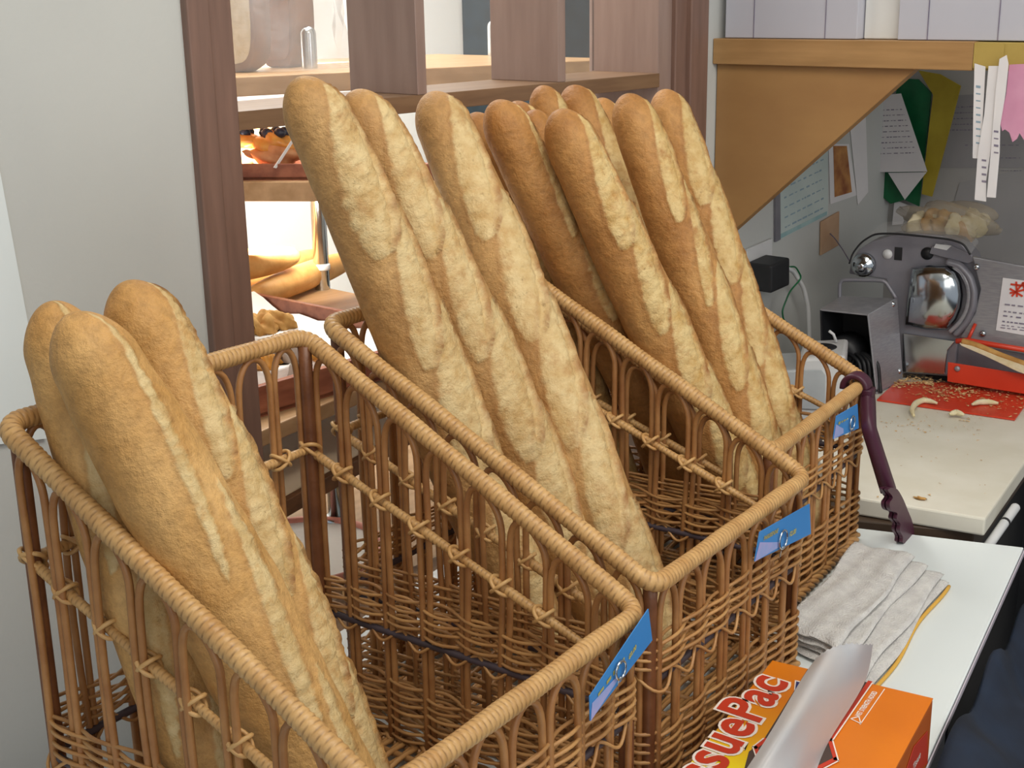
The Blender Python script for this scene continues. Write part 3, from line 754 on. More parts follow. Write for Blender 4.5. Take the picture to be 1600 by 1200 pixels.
# ------------------------------------------------------------------ price tags with ring clips
def pxplane(i, xl, q):
    (ox, oy), th = BK[i]; n = np.array([math.cos(th), math.sin(th), 0]); return onpl(b2w(i, (xl, 0, 0)), n, *q)
TAGS = [(0, [(920, 1088), (1012, 951), (1018, 1000), (921, 1126)], (970, 1047), 15, 'blue price card clipped to the front rim of the nearest basket', '~', '$2.00'),
        (1, [(1186, 831), (1264, 787), (1266, 834), (1178, 877)], (1224, 843), 15, 'blue price card clipped to the front of the middle basket', 'PARISIENNE', '$2.00'),
        (2, [(1306, 650), (1339, 631), (1341, 669), (1301, 686)], (1332, 661), 11, 'blue price card clipped to the front of the farthest basket, beside the tongs', '~', '')]
for i, quad, rc, rr, lab, t1, t2 in TAGS:
    n = np.array([math.cos(BK[i][1]), math.sin(BK[i][1]), 0])
    Q = [pxplane(i, L_+.0145, q) for q in quad]        # top-left, top-right, bottom-right, bottom-left
    t = empty('price_tag', (sum(Q)/4), lab, 'price tag', 'price cards on the baskets')
    part('card', MB().prism(Q, n*.0008), M_tagblue, t)
    uu = Q[1]-Q[0]; vv = Q[0]-Q[3]
    pale = [Q[3]+n*.0011, Q[3]+uu*.46+n*.0011, Q[3]+uu*.42+vv*.22+n*.0011, Q[3]+uu*.22+vv*.42+n*.0011, Q[3]+uu*.03+vv*.62+n*.0011]
    part('pale_print', MB().prism(pale, n*.0002), M_tagpale, t)
    w_ = np.linalg.norm(uu); h_ = np.linalg.norm(vv); nn = unit(np.cross(uu, vv)); nn = nn if nn@n > 0 else -nn
    if t1 == '~':
        mb = MB(); scribble(mb, [Q[0]+n*.0013, Q[1]+n*.0013, Q[2]+n*.0013, Q[3]+n*.0013], 1, 4, n*.0002, .12, .55, .38, .38, .0016); part('faded_print', mb, M_gold, t)
    elif t1:
        part('lettering', text_mb(t1, h_*.22, Q[3]+uu*.10+vv*.60+n*.0013, unit(uu)*1.0, unit(vv), lift=0, offset=.0002), M_gold, t)
    if t2:
        part('lettering', text_mb(t2, h_*.26, Q[3]+uu*.64+vv*.16+n*.0013, unit(uu), unit(vv), lift=0, offset=.0003), M_gold, t)
    c = pxplane(i, L_+.0175, rc); R_ = rr/FPX*((c-CAM)@FWD)
    y_ = np.array([-n[1], n[0], 0]); z_ = np.array([0, 0, 1.])
    ts = np.linspace(0, 2*PI, 40, endpoint=False)
    part('ring_clip', MB().tube([c+y_*R_*.95*math.cos(a)+z_*R_*math.sin(a) for a in ts], .0011, 8, closed=True), M_chrome, t, label='chrome split ring')
    part('clip_wire', MB().tube([c-z_*R_*.8, c-z_*R_*1.3-n*.002, c-z_*R_*2.0-n*.003], .0008, 6), M_chrome, t)

# ------------------------------------------------------------------ tongs hung over the corner of the farthest basket
tg = empty('tongs', (-.724, 1.526, TZ+.003), 'plum-coloured plastic tongs hooked over the corner of the farthest basket', 'tongs')
tl = lambda x, y, d: on('y', d, x, y)
topc = b2w(2, (L_-.004, W_-.028, HF))
n3 = np.array([math.cos(BK[2][1]), math.sin(BK[2][1]), 0]); y3 = np.array([-n3[1], n3[0], 0])
cpl = topc+n3*.013
pa = [onpl(cpl+n3*.004, n3, 1331, 588), onpl(cpl+n3*.010, n3, 1340, 612), onpl(cpl+n3*.016, n3, 1357, 668), onpl(cpl+n3*.028, n3, 1374, 720), onpl(cpl+n3*.038, n3, 1390, 768)]
def smooth_path(pts, n=30):
    pts = np.array(pts); t = np.linspace(0, len(pts)-1, n); i = np.arange(len(pts))
    P = np.stack([np.interp(t, i, pts[:, k]) for k in range(3)], 1)
    for _ in range(3): P[1:-1] = (P[:-2]+2*P[1:-1]+P[2:])/4
    return P
def strap(path, wdir, w, th):
    """flat strap along path"""
    P = np.asarray(path); n = len(P); T = np.gradient(P, axis=0); T /= np.linalg.norm(T, axis=1)[:, None]
    w = np.full(n, w) if np.isscalar(w) else np.asarray(w)
    wd = wdir-T*(T@wdir)[:, None]; wd /= np.linalg.norm(wd, axis=1)[:, None]; nn = np.cross(T, wd)
    c = [(-1, -.6), (-.8, -1), (.8, -1), (1, -.6), (1, .6), (.8, 1), (-.8, 1), (-1, .6)]
    V = np.stack([P+wd*(w*a/2)[:, None]+nn*(th*b_/2) for a, b_ in c], 1).reshape(-1, 3); m = 8
    F = [(i*m+k, i*m+(k+1) % m, (i+1)*m+(k+1) % m, (i+1)*m+k) for i in range(n-1) for k in range(m)]+[tuple(range(m-1, -1, -1)), tuple((n-1)*m+k for k in range(m))]
    return MB().add(V, F)
hook = [topc+y3*.0+np.array([0, 0, 0])+n3*(.0155*math.cos(a))+np.array([0, 0, .0155*math.sin(a)]) for a in np.linspace(PI*1.05, .0, 12)]
part('spring_loop', strap(smooth_path(hook, 24), y3, .022, .007), M_plum, tg)
arm = smooth_path([hook[-1], hook[-1]-[0, 0, .012]]+pa[2:], 40)
part('arm', strap(arm, y3, np.linspace(.022, .018, 40), .014), M_plum, tg, bev=0)
arm2 = arm-n3*.0085*np.linspace(.3, 1, 40)[:, None]-y3*.001
part('arm', strap(arm2, y3, .012, .004), M_plum, tg)
base_n = cpl+n3*.045
sc_px = [(1381, 764), (1394, 762), (1404, 776), (1413, 797), (1420, 815), (1423, 835), (1421, 852), (1416, 856), (1413, 848), (1405, 847), (1405, 838), (1400, 828), (1401, 818), (1395, 810), (1396, 801), (1386, 796), (1384, 785), (1389, 776)]
hd = np.array([onpl(base_n, n3, *q) for q in sc_px]); nh = len(hd)
hs = []
for k in range(nh):
    p0_, p1_, p2_, p3_ = hd[k-1], hd[k], hd[(k+1) % nh], hd[(k+2) % nh]
    for f_ in (0, .25, .5, .75): hs.append(.5*(2*p1_+(-p0_+p2_)*f_+(2*p0_-5*p1_+4*p2_-p3_)*f_**2+(-p0_+3*p1_-3*p2_+p3_)*f_**3))
hd = hs
part('gripper', MB().prism(hd, n3*.005), M_plum, tg, label='scalloped gripping head')
part('gripper', MB().prism([q-n3*.006-y3*.0 for q in hd], n3*.004), M_plum, tg)

# ------------------------------------------------------------------ folded towel
A = on('z', TZ, 1338, 870); Bq = on('z', TZ, 1474, 903); Cq = on('z', TZ, 1372, 1058); Dq = on('z', TZ, 1250, 1008)
A = np.array([-.758, 1.452, TZ]); Bq = np.array([-.640, 1.466, TZ]); Cq = np.array([-.580, 1.165, TZ]); Dq = np.array([-.707, 1.196, TZ])
tw = empty('towel', (A+Bq+Cq+Dq)/4, 'folded white terry towel with yellow edging lying beside the middle basket', 'towel')
def towel_layer(A, Bq, Cq, Dq, z0, th, seed, amp=.0012):
    rg = np.random.default_rng(seed); n1, n2 = 40, 60
    ph = rg.uniform(0, 6, 8)
    top = np.zeros((n1, n2, 3)); botm = np.zeros((n1, n2, 3))
    for i in range(n1):
        a = i/(n1-1)
        for j in range(n2):
            c_ = j/(n2-1)
            p = (A*(1-a)+Bq*a)*(1-c_)+(Dq*(1-a)+Cq*a)*c_
            e = min(a, 1-a, c_, 1-c_); rnd = math.sqrt(max(0, 1-(1-min(1, e/.035))**2))
            wv = amp*(math.sin(a*7+ph[0])*math.sin(c_*9+ph[1])+.6*math.sin(a*17+c_*6+ph[2])+.4*math.sin(c_*23-a*5+ph[3]))
            p = p+np.array([.003*math.sin(c_*9+ph[4]), .003*math.sin(a*8+ph[5]), 0])*(1 if True else 0)
            top[i, j] = p+[0, 0, z0+th*(.5+.5*rnd)+wv]; botm[i, j] = p+[0, 0, z0+th*(.5-.5*rnd)+wv*.4]
    mb = MB().grid(top); 
    k = mb.n; mb.grid(botm[:, ::-1])
    return mb
def lerp(a, b_, t): return a*(1-t)+b_*t
part('fold', towel_layer(A, Bq, Cq, Dq, .001, .008, 1, .0004), M_towel, tw)
part('fold', towel_layer(lerp(A, Bq, .02), lerp(A, Bq, .97), lerp(Dq, Cq, .92), Dq, .0085, .008, 2, .0006), M_towel, tw)
part('fold', towel_layer(lerp(A, Dq, .03), lerp(A, Bq, .78), lerp(Dq, Cq, .70), lerp(Dq, Cq, .01), .016, .008, 3, .0010), M_towel, tw)
part('fold', towel_layer(lerp(A, Dq, .02), lerp(A, Bq, .66), lerp(Dq, Cq, .62), lerp(Dq, Cq, .02), .0235, .009, 4, .0014), M_towel, tw)
hp = [lerp(Bq, Cq, t)+[.001+.003*math.sin(t*9+1), .0, .003] for t in np.linspace(0.03, .99, 40)]+[lerp(Cq, Dq, t)+[0, -.001, .003] for t in np.linspace(.02, .2, 10)]
part('hem', MB().tube(hp, .0022, 6), M_hem, tw, label='yellow stitched hem')

# ------------------------------------------------------------------ tissue carton
ZB = .82
c_fl = on('z', ZB, 1207, 1032); c_fr = on('z', ZB, 1458, 1091)
ud = unit(c_fr-c_fl); wd_ = np.linalg.norm(c_fr-c_fl)
vd = np.array([ud[1], -ud[0], 0])          # towards the viewer
nl_ = c_fl+vd*.27; nr_ = c_fr+vd*.27
bx = empty('tissue_box', ((c_fl+nr_)/2*[1, 1, 0]+[0, 0, TZ]), 'orange and yellow deli tissue carton with red lettering on the white table', 'box')
# gradient orange-yellow top
mg = bpy.data.materials.new('orange_yellow_print'); mg.use_nodes = True
nt = mg.node_tree; bs = nt.nodes['Principled BSDF']; bs.inputs['Roughness'].default_value = .38
tc = nt.nodes.new('ShaderNodeTexCoord'); dt = nt.nodes.new('ShaderNodeVectorMath'); dt.operation = 'DOT_PRODUCT'
dt.inputs[1].default_value = tuple(vd); nt.links.new(tc.outputs['Object'], dt.inputs[0])
rp = nt.nodes.new('ShaderNodeValToRGB'); mr = nt.nodes.new('ShaderNodeMapRange')
o_v = float((((c_fl+nr_)/2)*[1, 1, 0]) @ vd); v0 = float(c_fl @ vd)
mr.inputs['From Min'].default_value = v0-o_v; mr.inputs['From Max'].default_value = v0-o_v+.27
nt.links.new(dt.outputs['Value'], mr.inputs['Value']); nt.links.new(mr.outputs[0], rp.inputs[0])
rp.color_ramp.elements[0].color = lin('D97A14'); rp.color_ramp.elements[0].position = .26
rp.color_ramp.elements[1].color = lin('F2DA1E'); rp.color_ramp.elements[1].position = .74
e_ = rp.color_ramp.elements.new(.52); e_.color = lin('E39A14')
nt.links.new(rp.outputs[0], bs.inputs['Base Color'])
M_box = mat('orange_carton', 'DE7C14', 'D87412', rough=.38, scale=8)
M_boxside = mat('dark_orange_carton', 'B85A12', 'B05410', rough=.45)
M_redprint = mat('red_print', 'C23A22', rough=.4)
M_whiteprint = mat('white_print', 'EFE3DA', rough=.4)
M_darkblue = mat('navy_print', '26306A', rough=.4)
M_hole = mat('carton_inside', '4A3A34', rough=.8)
fold = .60                                  # the lid splits here along its length
cm = c_fl+ud*wd_*fold; nm = cm+vd*.27
upz = np.array([0, 0, 1.])
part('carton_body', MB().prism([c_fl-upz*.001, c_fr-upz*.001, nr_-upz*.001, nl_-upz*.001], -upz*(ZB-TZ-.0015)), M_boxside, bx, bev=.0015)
part('printed_lid', MB().prism([c_fl, cm, nm, nl_], -upz*.0009), mg, bx, label='yellow and orange printed half of the lid')
part('plain_lid', MB().prism([cm, c_fr, nr_, nm], -upz*.0009), M_box, bx, label='plain orange half of the lid')
def bp_(px, py, lift=0.): return on('z', ZB+lift, px, py)
# opening with red and white border
openpx = [(1262, 1046), (1357, 1067), (1296, 1156), (1304, 1184), (1262, 1204), (1150, 1250), (1170, 1175), (1192, 1158)]
part('opening', MB().prism([bp_(*q, .0004) for q in openpx], upz*.0004), M_hole, bx)
def stripe(pts, w, lift, m, nm_):
    P = [bp_(*q, lift) for q in pts]
    mb = MB()
    for a, c_ in zip(P[:-1], P[1:]):
        d = unit(c_-a); nn = np.cross(upz, d)*w
        mb.prism([a-nn-d*w, c_-nn+d*w, c_+nn+d*w, a+nn-d*w], upz*.0003)
    part(nm_, mb, m, bx)
stripe([(1359, 1066), (1297, 1156), (1306, 1186), (1262, 1208)], .0022, .0009, M_redprint, 'red_border')
stripe([(1363, 1067), (1301, 1157), (1310, 1189), (1264, 1213)], .0006, .0013, M_whiteprint, 'white_border')
stripe([(1196, 1156), (1180, 1168), (1188, 1190), (1183, 1212)], .0022, .0009, M_redprint, 'red_border')
stripe([(1193, 1154), (1176, 1167), (1184, 1190), (1179, 1212)], .0006, .0013, M_whiteprint, 'white_border')
# big lettering: runs from the near end to the far end along the left half of the lid
td = -vd; ts_ = ud
org = bp_(1231, 1064)
tsz = .060
endp = c_fl+ud*.066+vd*.024
def lid_text(body, size, end, m, nm_, off, lift, width=None):
    mb = text_mb(body, size, (0, 0, 0), (1, 0, 0), (0, 1, 0), offset=off, spacing=1.06, shear=.12)
    V = np.concatenate(mb.v); x1 = V[:, 0].max()
    W = [end+td*(p[0]-x1)*1.0-ts_*p[1]+upz*lift for p in V]
    mb.v = [np.array(W)]; part(nm_, mb, m, bx)
# baseline runs along the right of the letters, tops point to the left
endp = bp_(1233, 1066)
lid_text('TissuePac', tsz, endp+td*.003, M_whiteprint, 'lettering_outline', .0040, .0006)
lid_text('TissuePac', tsz, endp, M_redprint, 'lettering', .0014, .0011)
def lid_patch(pts, m, nm_, lift): part(nm_, MB().prism([bp_(*q, lift) for q in pts], upz*.0003), m, bx)
lid_patch([(1242, 1063), (1262, 1067), (1258, 1090), (1240, 1090)], M_whiteprint, 'maker_label_border', .0004)
lid_patch([(1244, 1065), (1262, 1069), (1257, 1090), (1241, 1088)], M_darkblue, 'maker_label', .0008)
mb = text_mb('UNVD', .0075, (0, 0, 0), (1, 0, 0), (0, 1, 0), offset=.0003)
V = np.concatenate(mb.v); o_ = bp_(1252, 1090); mb.v = [np.array([o_+td*p[0]-ts_*p[1]+upz*.0013 for p in V])]; part('maker_lettering', mb, M_whiteprint, bx)
mb = text_mb('WET STRENGTH ADDED', .0066, (0, 0, 0), (1, 0, 0), (0, 1, 0), offset=.0002)
V = np.concatenate(mb.v); o_ = bp_(1343, 1121); e2 = bp_(1371, 1082); dd = unit(e2-o_); ln_ = np.linalg.norm(e2-o_); sx = ln_/V[:, 0].max(); pp = np.cross(upz, dd)
mb.v = [np.array([o_+dd*p[0]*sx+pp*p[1]+upz*.0004 for p in V])]; part('small_lettering', mb, M_whiteprint, bx)
stripe([(1344, 1132), (1382, 1077)], .0004, .0004, M_whiteprint, 'print_rule')
mb = MB(); tri = [bp_(1329, 1123, .0004), bp_(1342, 1120, .0004), bp_(1345, 1131, .0004)]
for a, c_ in zip(tri, tri[1:]+tri[:1]):
    d = unit(c_-a); nn = np.cross(upz, d)*.0005; mb.prism([a-nn, c_-nn, c_+nn, a+nn], upz*.0003)
part('print_triangle', mb, M_whiteprint, bx)
# red emblem on the right side
sp = lambda x, y: onpl(c_fr+ud*.0006, ud, x, y)
part('side_emblem', MB().prism([sp(1428, 1166), sp(1449, 1142), sp(1449, 1192), sp(1425, 1212), sp(1415, 1205)], ud*.0004), M_redprint, bx)
part('side_lettering', text_mb('Tissue', .011, sp(1425, 1206)+ud*.0006, unit(td*1.0+upz*.0), upz, offset=.0002), M_whiteprint, bx)
# the tissue sheet pulled up out of the slot
M_sheet = mat('waxed_tissue', 'BDB4AE', 'AEB0B4', rough=.38, metal=.0, scale=9, contrast=(.3, .7))
lb = [bp_(1165, 1215, .001), bp_(1205, 1150, .001), bp_(1250, 1075, .001)]
rows = []
def zsp(px, py, z): return on('z', z, px, py)
prof = [[(1140, 1240, .845), (1200, 1150, .868), (1252, 1062, .873), (1274, 1030, .872)],
        [(1170, 1240, .852), (1225, 1150, .874), (1275, 1060, .880), (1296, 1015, .882)],
        [(1225, 1240, .846), (1262, 1140, .858), (1305, 1060, .868), (1325, 1007, .880)],
        [(1262, 1215, .826), (1290, 1150, .832), (1332, 1062, .852), (1347, 1008, .876)],
        [(1275, 1205, .8215), (1296, 1157, .8225), (1350, 1068, .835), (1364, 1008, .868)]]
G = np.array([[zsp(*q) for q in r] for r in prof])
def resample(G, a, b_):
    n, m_ = G.shape[:2]
    def cub(P, t):
        i = np.clip(np.floor(t).astype(int), 0, len(P)-2); f = (t-i)[:, None, None]; f = f.reshape((-1,)+(1,)*(P.ndim-1))
        p0 = P[np.clip(i-1, 0, len(P)-1)]; p1 = P[i]; p2 = P[i+1]; p3 = P[np.clip(i+2, 0, len(P)-1)]
        return .5*((2*p1)+(-p0+p2)*f+(2*p0-5*p1+4*p2-p3)*f**2+(-p0+3*p1-3*p2+p3)*f**3)
    H = cub(G, np.linspace(0, n-1, a)); H = cub(H.transpose(1, 0, 2), np.linspace(0, m_-1, b_)).transpose(1, 0, 2)
    return H
GG = resample(G, 24, 30)
GG[:, -1] += np.array([[0, 0, .0016*(k % 2)] for k in range(24)])
thing('tissue_sheet', MB().grid(GG), M_sheet, 'silvery waxed tissue sheet curling up out of the orange carton', 'tissue')

# ------------------------------------------------------------------ slicer on the board
sl = empty('bread_slicer', (-.98, 2.2, BZ), 'grey metal electric slicer on the cutting board in the corner', 'slicer')
su = unit([math.cos(.21), math.sin(.21), 0]); sn = np.array([su[1], -su[0], 0])       # sn faces the viewer
SP = np.array([-1.0, 2.20, 0])
def spx(x, y, d=0.): return onpl(SP+sn*d, sn, x, y)
def splate(name, pts, d, th, m, bev=.001, label=None): return part(name, MB().prism([spx(*q, d) for q in pts], -sn*th), m, sl, bev=bev, label=label)
splate('blade_housing', [(1326, 428), (1330, 408), (1343, 389), (1362, 377), (1392, 368), (1430, 365), (1470, 368), (1500, 377), (1521, 401), (1540, 450), (1530, 500), (1497, 532), (1492, 582), (1478, 588), (1412, 583), (1405, 590), (1396, 470), (1384, 437)], 0, .05, M_dsteel, .003)
splate('gauge_plate', [(1519, 401), (1640, 423), (1640, 552), (1500, 527), (1523, 490), (1532, 452)], .012, .010, M_steel, .002)
splate('lower_panel', [(1411, 521), (1492, 533), (1480, 548), (1476, 585), (1411, 581)], .008, .007, M_chrome, .001, 'polished lower panel')
# blade cover: domed chrome sheet with a curved right edge
cv = [(1424, 418), (1452, 414), (1480, 415), (1494, 424), (1502, 440), (1505, 460), (1502, 482), (1494, 500), (1480, 516), (1447, 515), (1414, 508), (1417, 465)]
cen = (1458, 465); V = [spx(*cen, .034)]; F = []
for ring_, dd_ in ((.35, .033), (.7, .028), (.92, .020), (1., .008)):
    V += [spx(cen[0]+(q[0]-cen[0])*ring_, cen[1]+(q[1]-cen[1])*ring_, dd_) for q in cv]
nc = len(cv)
F += [(0, 1+k, 1+(k+1) % nc) for k in range(nc)]
for r_ in range(3): F += [(1+r_*nc+k, 1+(r_+1)*nc+k, 1+(r_+1)*nc+(k+1) % nc, 1+r_*nc+(k+1) % nc) for k in range(nc)]
part('blade_cover', MB().add(V, F), M_chrome, sl)
arc = [(1480, 409), (1500, 414), (1516, 432), (1523, 455), (1521, 480), (1511, 503), (1493, 523)]
part('blade_ring', MB().tube(smooth_path([spx(*q, .012) for q in arc], 40), .010, 8, flat=.6), M_black if False else M_dsteel, sl, label='dark curved blade guard ring')
arc2 = [(1490, 416), (1503, 425), (1513, 445), (1515, 465), (1510, 487), (1500, 504), (1484, 519)]
part('blade_edge', MB().tube(smooth_path([spx(*q, .014) for q in arc2], 40), .0045, 8), M_steel, sl)
kn = part('knob', MB().lathe([(.021, 0), (.021, .012), (.016, .016), (.009, .017), (.008, .026), (.004, .028)], spx(1351, 413, 0), sn), M_chrome, sl)
splate('slot', [(1398, 386), (1410, 387), (1409, 407), (1397, 406)], .001, .001, M_black, 0)
part('dial', MB().lathe([(.0085, 0), (.0085, .002)], spx(1387, 397, 0), sn), M_whitep, sl, label='small white round dial')
part('switch_hole', MB().lathe([(.011, 0), (.011, .0015)], spx(1449, 396, 0), sn), M_black, sl)
splate('guard_arm', [(1456, 385), (1476, 380), (1518, 398), (1522, 408), (1512, 412), (1452, 396)], .008, .006, M_dsteel, .001)
splate('maker_sticker', [(1462, 381), (1487, 384), (1479, 391), (1459, 387)], .010, .001, M_whitep, 0)
# clear guard with dark edge
gpx = [(1327, 412), (1332, 396), (1346, 378), (1367, 365), (1400, 365), (1440, 369), (1485, 374), (1506, 381), (1516, 398)]
gp = smooth_path([spx(*q, .03) for q in gpx], 44)
part('guard_edge', MB().tube(gp, .0018, 6), M_black, sl)
part('clear_guard', MB().grid(np.stack([gp, gp-sn*.06+upz*.012], 1)), M_clear, sl, label='clear plastic guard')
# hood with open front on the left and its side cheek
def hz(x, y, d): return spx(x, y, d)
hb = .10
splate_top = [spx(1281, 483, .12), spx(1357, 491, .12), spx(1400, 466, .02), spx(1314, 462, .02)]
part('hood_top', MB().prism(splate_top, -upz*.003), M_steel, sl, bev=.0008)
ch = [spx(1357, 491, .12), spx(1402, 465, .02), spx(1411, 592, .02), spx(1371, 617, .12)]
part('hood_cheek', MB().prism(ch, -su*.003), M_steel, sl, bev=.0008)
part('hood_back', MB().prism([spx(1314, 464, .018), spx(1400, 468, .018), spx(1409, 592, .018), spx(1318, 588, .018)], -sn*.004), M_black, sl)
part('hood_left', MB().prism([spx(1281, 484, .12), spx(1314, 463, .02), spx(1316, 590, .02), spx(1285, 612, .12)], su*.003), M_black, sl)
part('motor', MB().lathe([(.02, 0), (.034, .004), (.034, .055), (.02, .06)], spx(1330, 545, .03), sn), M_black, sl)
fr = [(1312, 480), (1312, 443), (1317, 437), (1378, 438), (1385, 442), (1400, 466)]
part('hood_handle', MB().tube(smooth_path([spx(*q, .024) for q in fr], 40), .0035, 8), M_dsteel, sl)
for q in ((1394, 475, .035), (1394, 523, .03), (1404, 580, .03), (1536, 521, .014), (1526, 417, .014)):
    part('bolt', MB().lathe([(.0055, 0), (.0055, .003), (.003, .005)], spx(*q), sn), M_chrome, sl)
# red fence rail
part('fence_rail', MB().tube([spx(1494, 533, .03), spx(1512, 532, .03), spx(1560, 540, .03), spx(1640, 553, .03)], .0048, 10), M_red, sl, label='red tubular rail')
part('fence_strut', MB().tube([spx(1512, 532, .03), spx(1524, 506, .016)], .003, 8), M_red, sl)
splate('base_panel', [(1478, 588), (1482, 546), (1500, 536), (1640, 560), (1640, 625), (1600, 612)], -.012, .006, M_dsteel, .001)
part('foot', MB().box((-1.04, 2.215, BZ), (-.93, 2.25, BZ+.03)), M_black, sl)
part('foot', MB().box((-.90, 2.23, BZ), (-.80, 2.265, BZ+.03)), M_black, sl)
# sticker with red mark and print
stq = [(1567, 434), (1640, 444), (1634, 530), (1556, 516)]
splate('rating_sticker', stq, .0135, .0012, M_paper, 0, 'pale rating sticker with a red mark and small print')
part('red_mark', text_mb('米', .03, spx(1572, 462, .0142), su, upz, offset=.001), M_red, sl) if False else None
mb = MB()
for a, c_ in (((1578, 458), (1604, 452)), ((1578, 451), (1598, 463)), ((1588, 440), (1589, 464)), ((1598, 441), (1604, 464)), ((1579, 444), (1603, 447)), ((1581, 463), (1600, 441)), ((1604, 455), (1622, 460)), ((1612, 446), (1610, 468))):
    A_ = spx(*a, .0146); C_ = spx(*c_, .0146); d = unit(C_-A_); nn = np.cross(sn, d)*.0016; mb.prism([A_-nn, C_-nn, C_+nn, A_+nn], sn*.0004)
part('red_mark', mb, M_red, sl)
mb = MB()
for row, yy in enumerate((475, 486, 493, 502, 508, 512)):
    x = 1570-row*1.3
    while x < 1630:
        w = random.uniform(3, 9); A_ = spx(x, yy+(x-1566)*.12, .0146); C_ = spx(x+w, yy+(x+w-1566)*.12, .0146); nn = upz*(.0011 if row < 4 else .0006)
        mb.prism([A_-nn, C_-nn, C_+nn, A_+nn], sn*.0003); x += w+random.uniform(2, 6)
part('small_print', mb, M_ink, sl)
# red crumb tray
ct = empty('crumb_tray', (-.92, 2.12, BZ), 'bright red tray in front of the slicer strewn with crumbs', 'tray')
t0 = on('z', BZ+.003, 1370, 624); t1 = on('z', BZ+.003, 1586, 655); t2 = on('z', BZ+.003, 1625, 600); t3 = on('z', BZ+.003, 1400, 596)
part('tray_floor', MB().prism([t0, t1, t2, t3], -upz*.0028), M_red, ct, bev=.0006)
sl0 = SP+sn*.035
bp0 = [onpl(sl0, sn, *q) for q in ((1481, 566), (1640, 591), (1640, 622), (1480, 596))]
part('tray_back', MB().prism(bp0, -sn*.003), M_red, ct, bev=.0006)
part('bolt', MB().lathe([(.005, 0), (.005, .002), (.003, .004)], onpl(sl0, sn, 1496, 576), sn), M_steel, ct)
# bread heel on the rail
hA = [(1500, 533), (1520, 537), (1560, 553), (1620, 572), (1620, 588), (1590, 577), (1540, 553), (1503, 537)]
he = empty('bread_heel', spx(1560, 560, .04), 'thin slice of bread crust leaning across the red tray', 'bread')
part('slice_crumb', MB().prism([spx(x, y+2, .044) for x, y in hA], sn*.006), M_crumbw, he, bev=.001)
part('slice_crust', MB().tube(smooth_path([spx(1503, 533, .045), spx(1530, 541, .045), (spx(1565, 556, .045)), spx(1618, 575, .045)], 30), .0055, 8), M_heel, he)
# curved white crumb strips
strips = [([(1428, 650), (1424, 640), (1430, 630), (1442, 625), (1455, 627), (1464, 630)], 'curved white crumb strip hanging over the front edge of the red tray'),
          ([(1519, 632), (1530, 628), (1545, 628), (1560, 630)], 'short white crumb strip lying flat on the red tray'),
          ([(1484, 647), (1494, 644), (1506, 648)], 'broken grey-white crumb lump at the front edge of the red tray')]
for pts, lab in strips:
    P = smooth_path([on('z', BZ+.008, *q) for q in pts], 24); t_ = np.linspace(0, 1, 24)
    thing('bread_scrap', MB().tube(P, .0052*(np.sin(PI*np.clip(t_, .04, .96))**.4), 8), M_crumbw, lab, 'bread scrap', 'bread scraps by the red tray')
# crumbs: nobody could count them
mb = MB(); rg = np.random.default_rng(5)
def scatter(n, fpx, z, s0, s1):
    for _ in range(n):
        x, y = fpx(); c_ = on('z', z, x, y); r = rg.uniform(s0, s1)
        d = rg.normal(0, 1, (4, 3))*[1, 1, .45]; d[:, 2] = np.abs(d[:, 2])
        mb.add(c_+d*r, [(0, 1, 2), (0, 2, 3), (0, 3, 1), (1, 3, 2)], False)
scatter(260, lambda: (rg.uniform(1395, 1460), 596+rg.normal(0, 5)), BZ+.005, .0012, .0032)
scatter(300, lambda: (rg.normal(1490, 35), 612+rg.normal(0, 8)), BZ+.005, .0012, .0030)
scatter(160, lambda: (rg.uniform(1470, 1600), 600+rg.normal(0, 6)+abs(rg.normal(0, 6))), BZ+.005, .001, .0028)
scatter(90, lambda: (rg.uniform(1540, 1600), 630+rg.normal(0, 8)), BZ+.005, .001, .0025)
scatter(90, lambda: (rg.uniform(1375, 1540), 655+rg.normal(0, 9)+(rg.random()**2)*20), BZ+.0008, .0008, .0022)
scatter(40, lambda: (rg.uniform(1370, 1540), rg.uniform(650, 780)), BZ+.0006, .0006, .0018)
thing('crumbs', mb, M_crumb, 'brown bread crumbs scattered over the red tray and cutting board', 'crumbs', kind='stuff')
pt = on('z', BZ+.0006, 1438, 779)
thing('crust_flake', MB().blob(pt+[0, 0, .0006], (.008, .005, .0012), 3, .4, 12, 8), M_heel, 'flat golden crust flake near the front edge of the cutting board', 'crumb')
# bag of sliced bread on top of the slicer
bc = spx(1480, 352, -.05)
bg = empty('bread_bag', bc, 'clear bag of sliced bread lying on top of the slicer', 'bag')
for k in range(7):
    m_ = MB().blob(bc+su*(-.045+.015*k)+upz*(.006*math.sin(k*2.3)-.002)+sn*.008*math.cos(k*1.7), (.024, .007, .024), k, .25, 16, 10, rot=.9+.5*math.sin(k*1.9)); part('bread_slice', m_, M_heel if k % 2 else M_crumbw, bg)
part('film', MB().blob(bc+upz*.008+su*.005, (.078, .045, .034), 9, .25, 30, 20, rot=.21), M_bagb, bg)

# ------------------------------------------------------------------ white machine between basket and slicer
M0 = np.array([-1.13, 1.93, .748])
mu_ = unit([.70, .72, 0]); mv_ = np.array([-mu_[1], mu_[0], 0])
wm = empty('label_machine', M0, 'white plastic machine with a grey side panel behind the farthest basket', 'machine')
mq = lambda a, c_, z: M0+mu_*a+mv_*c_+upz*z
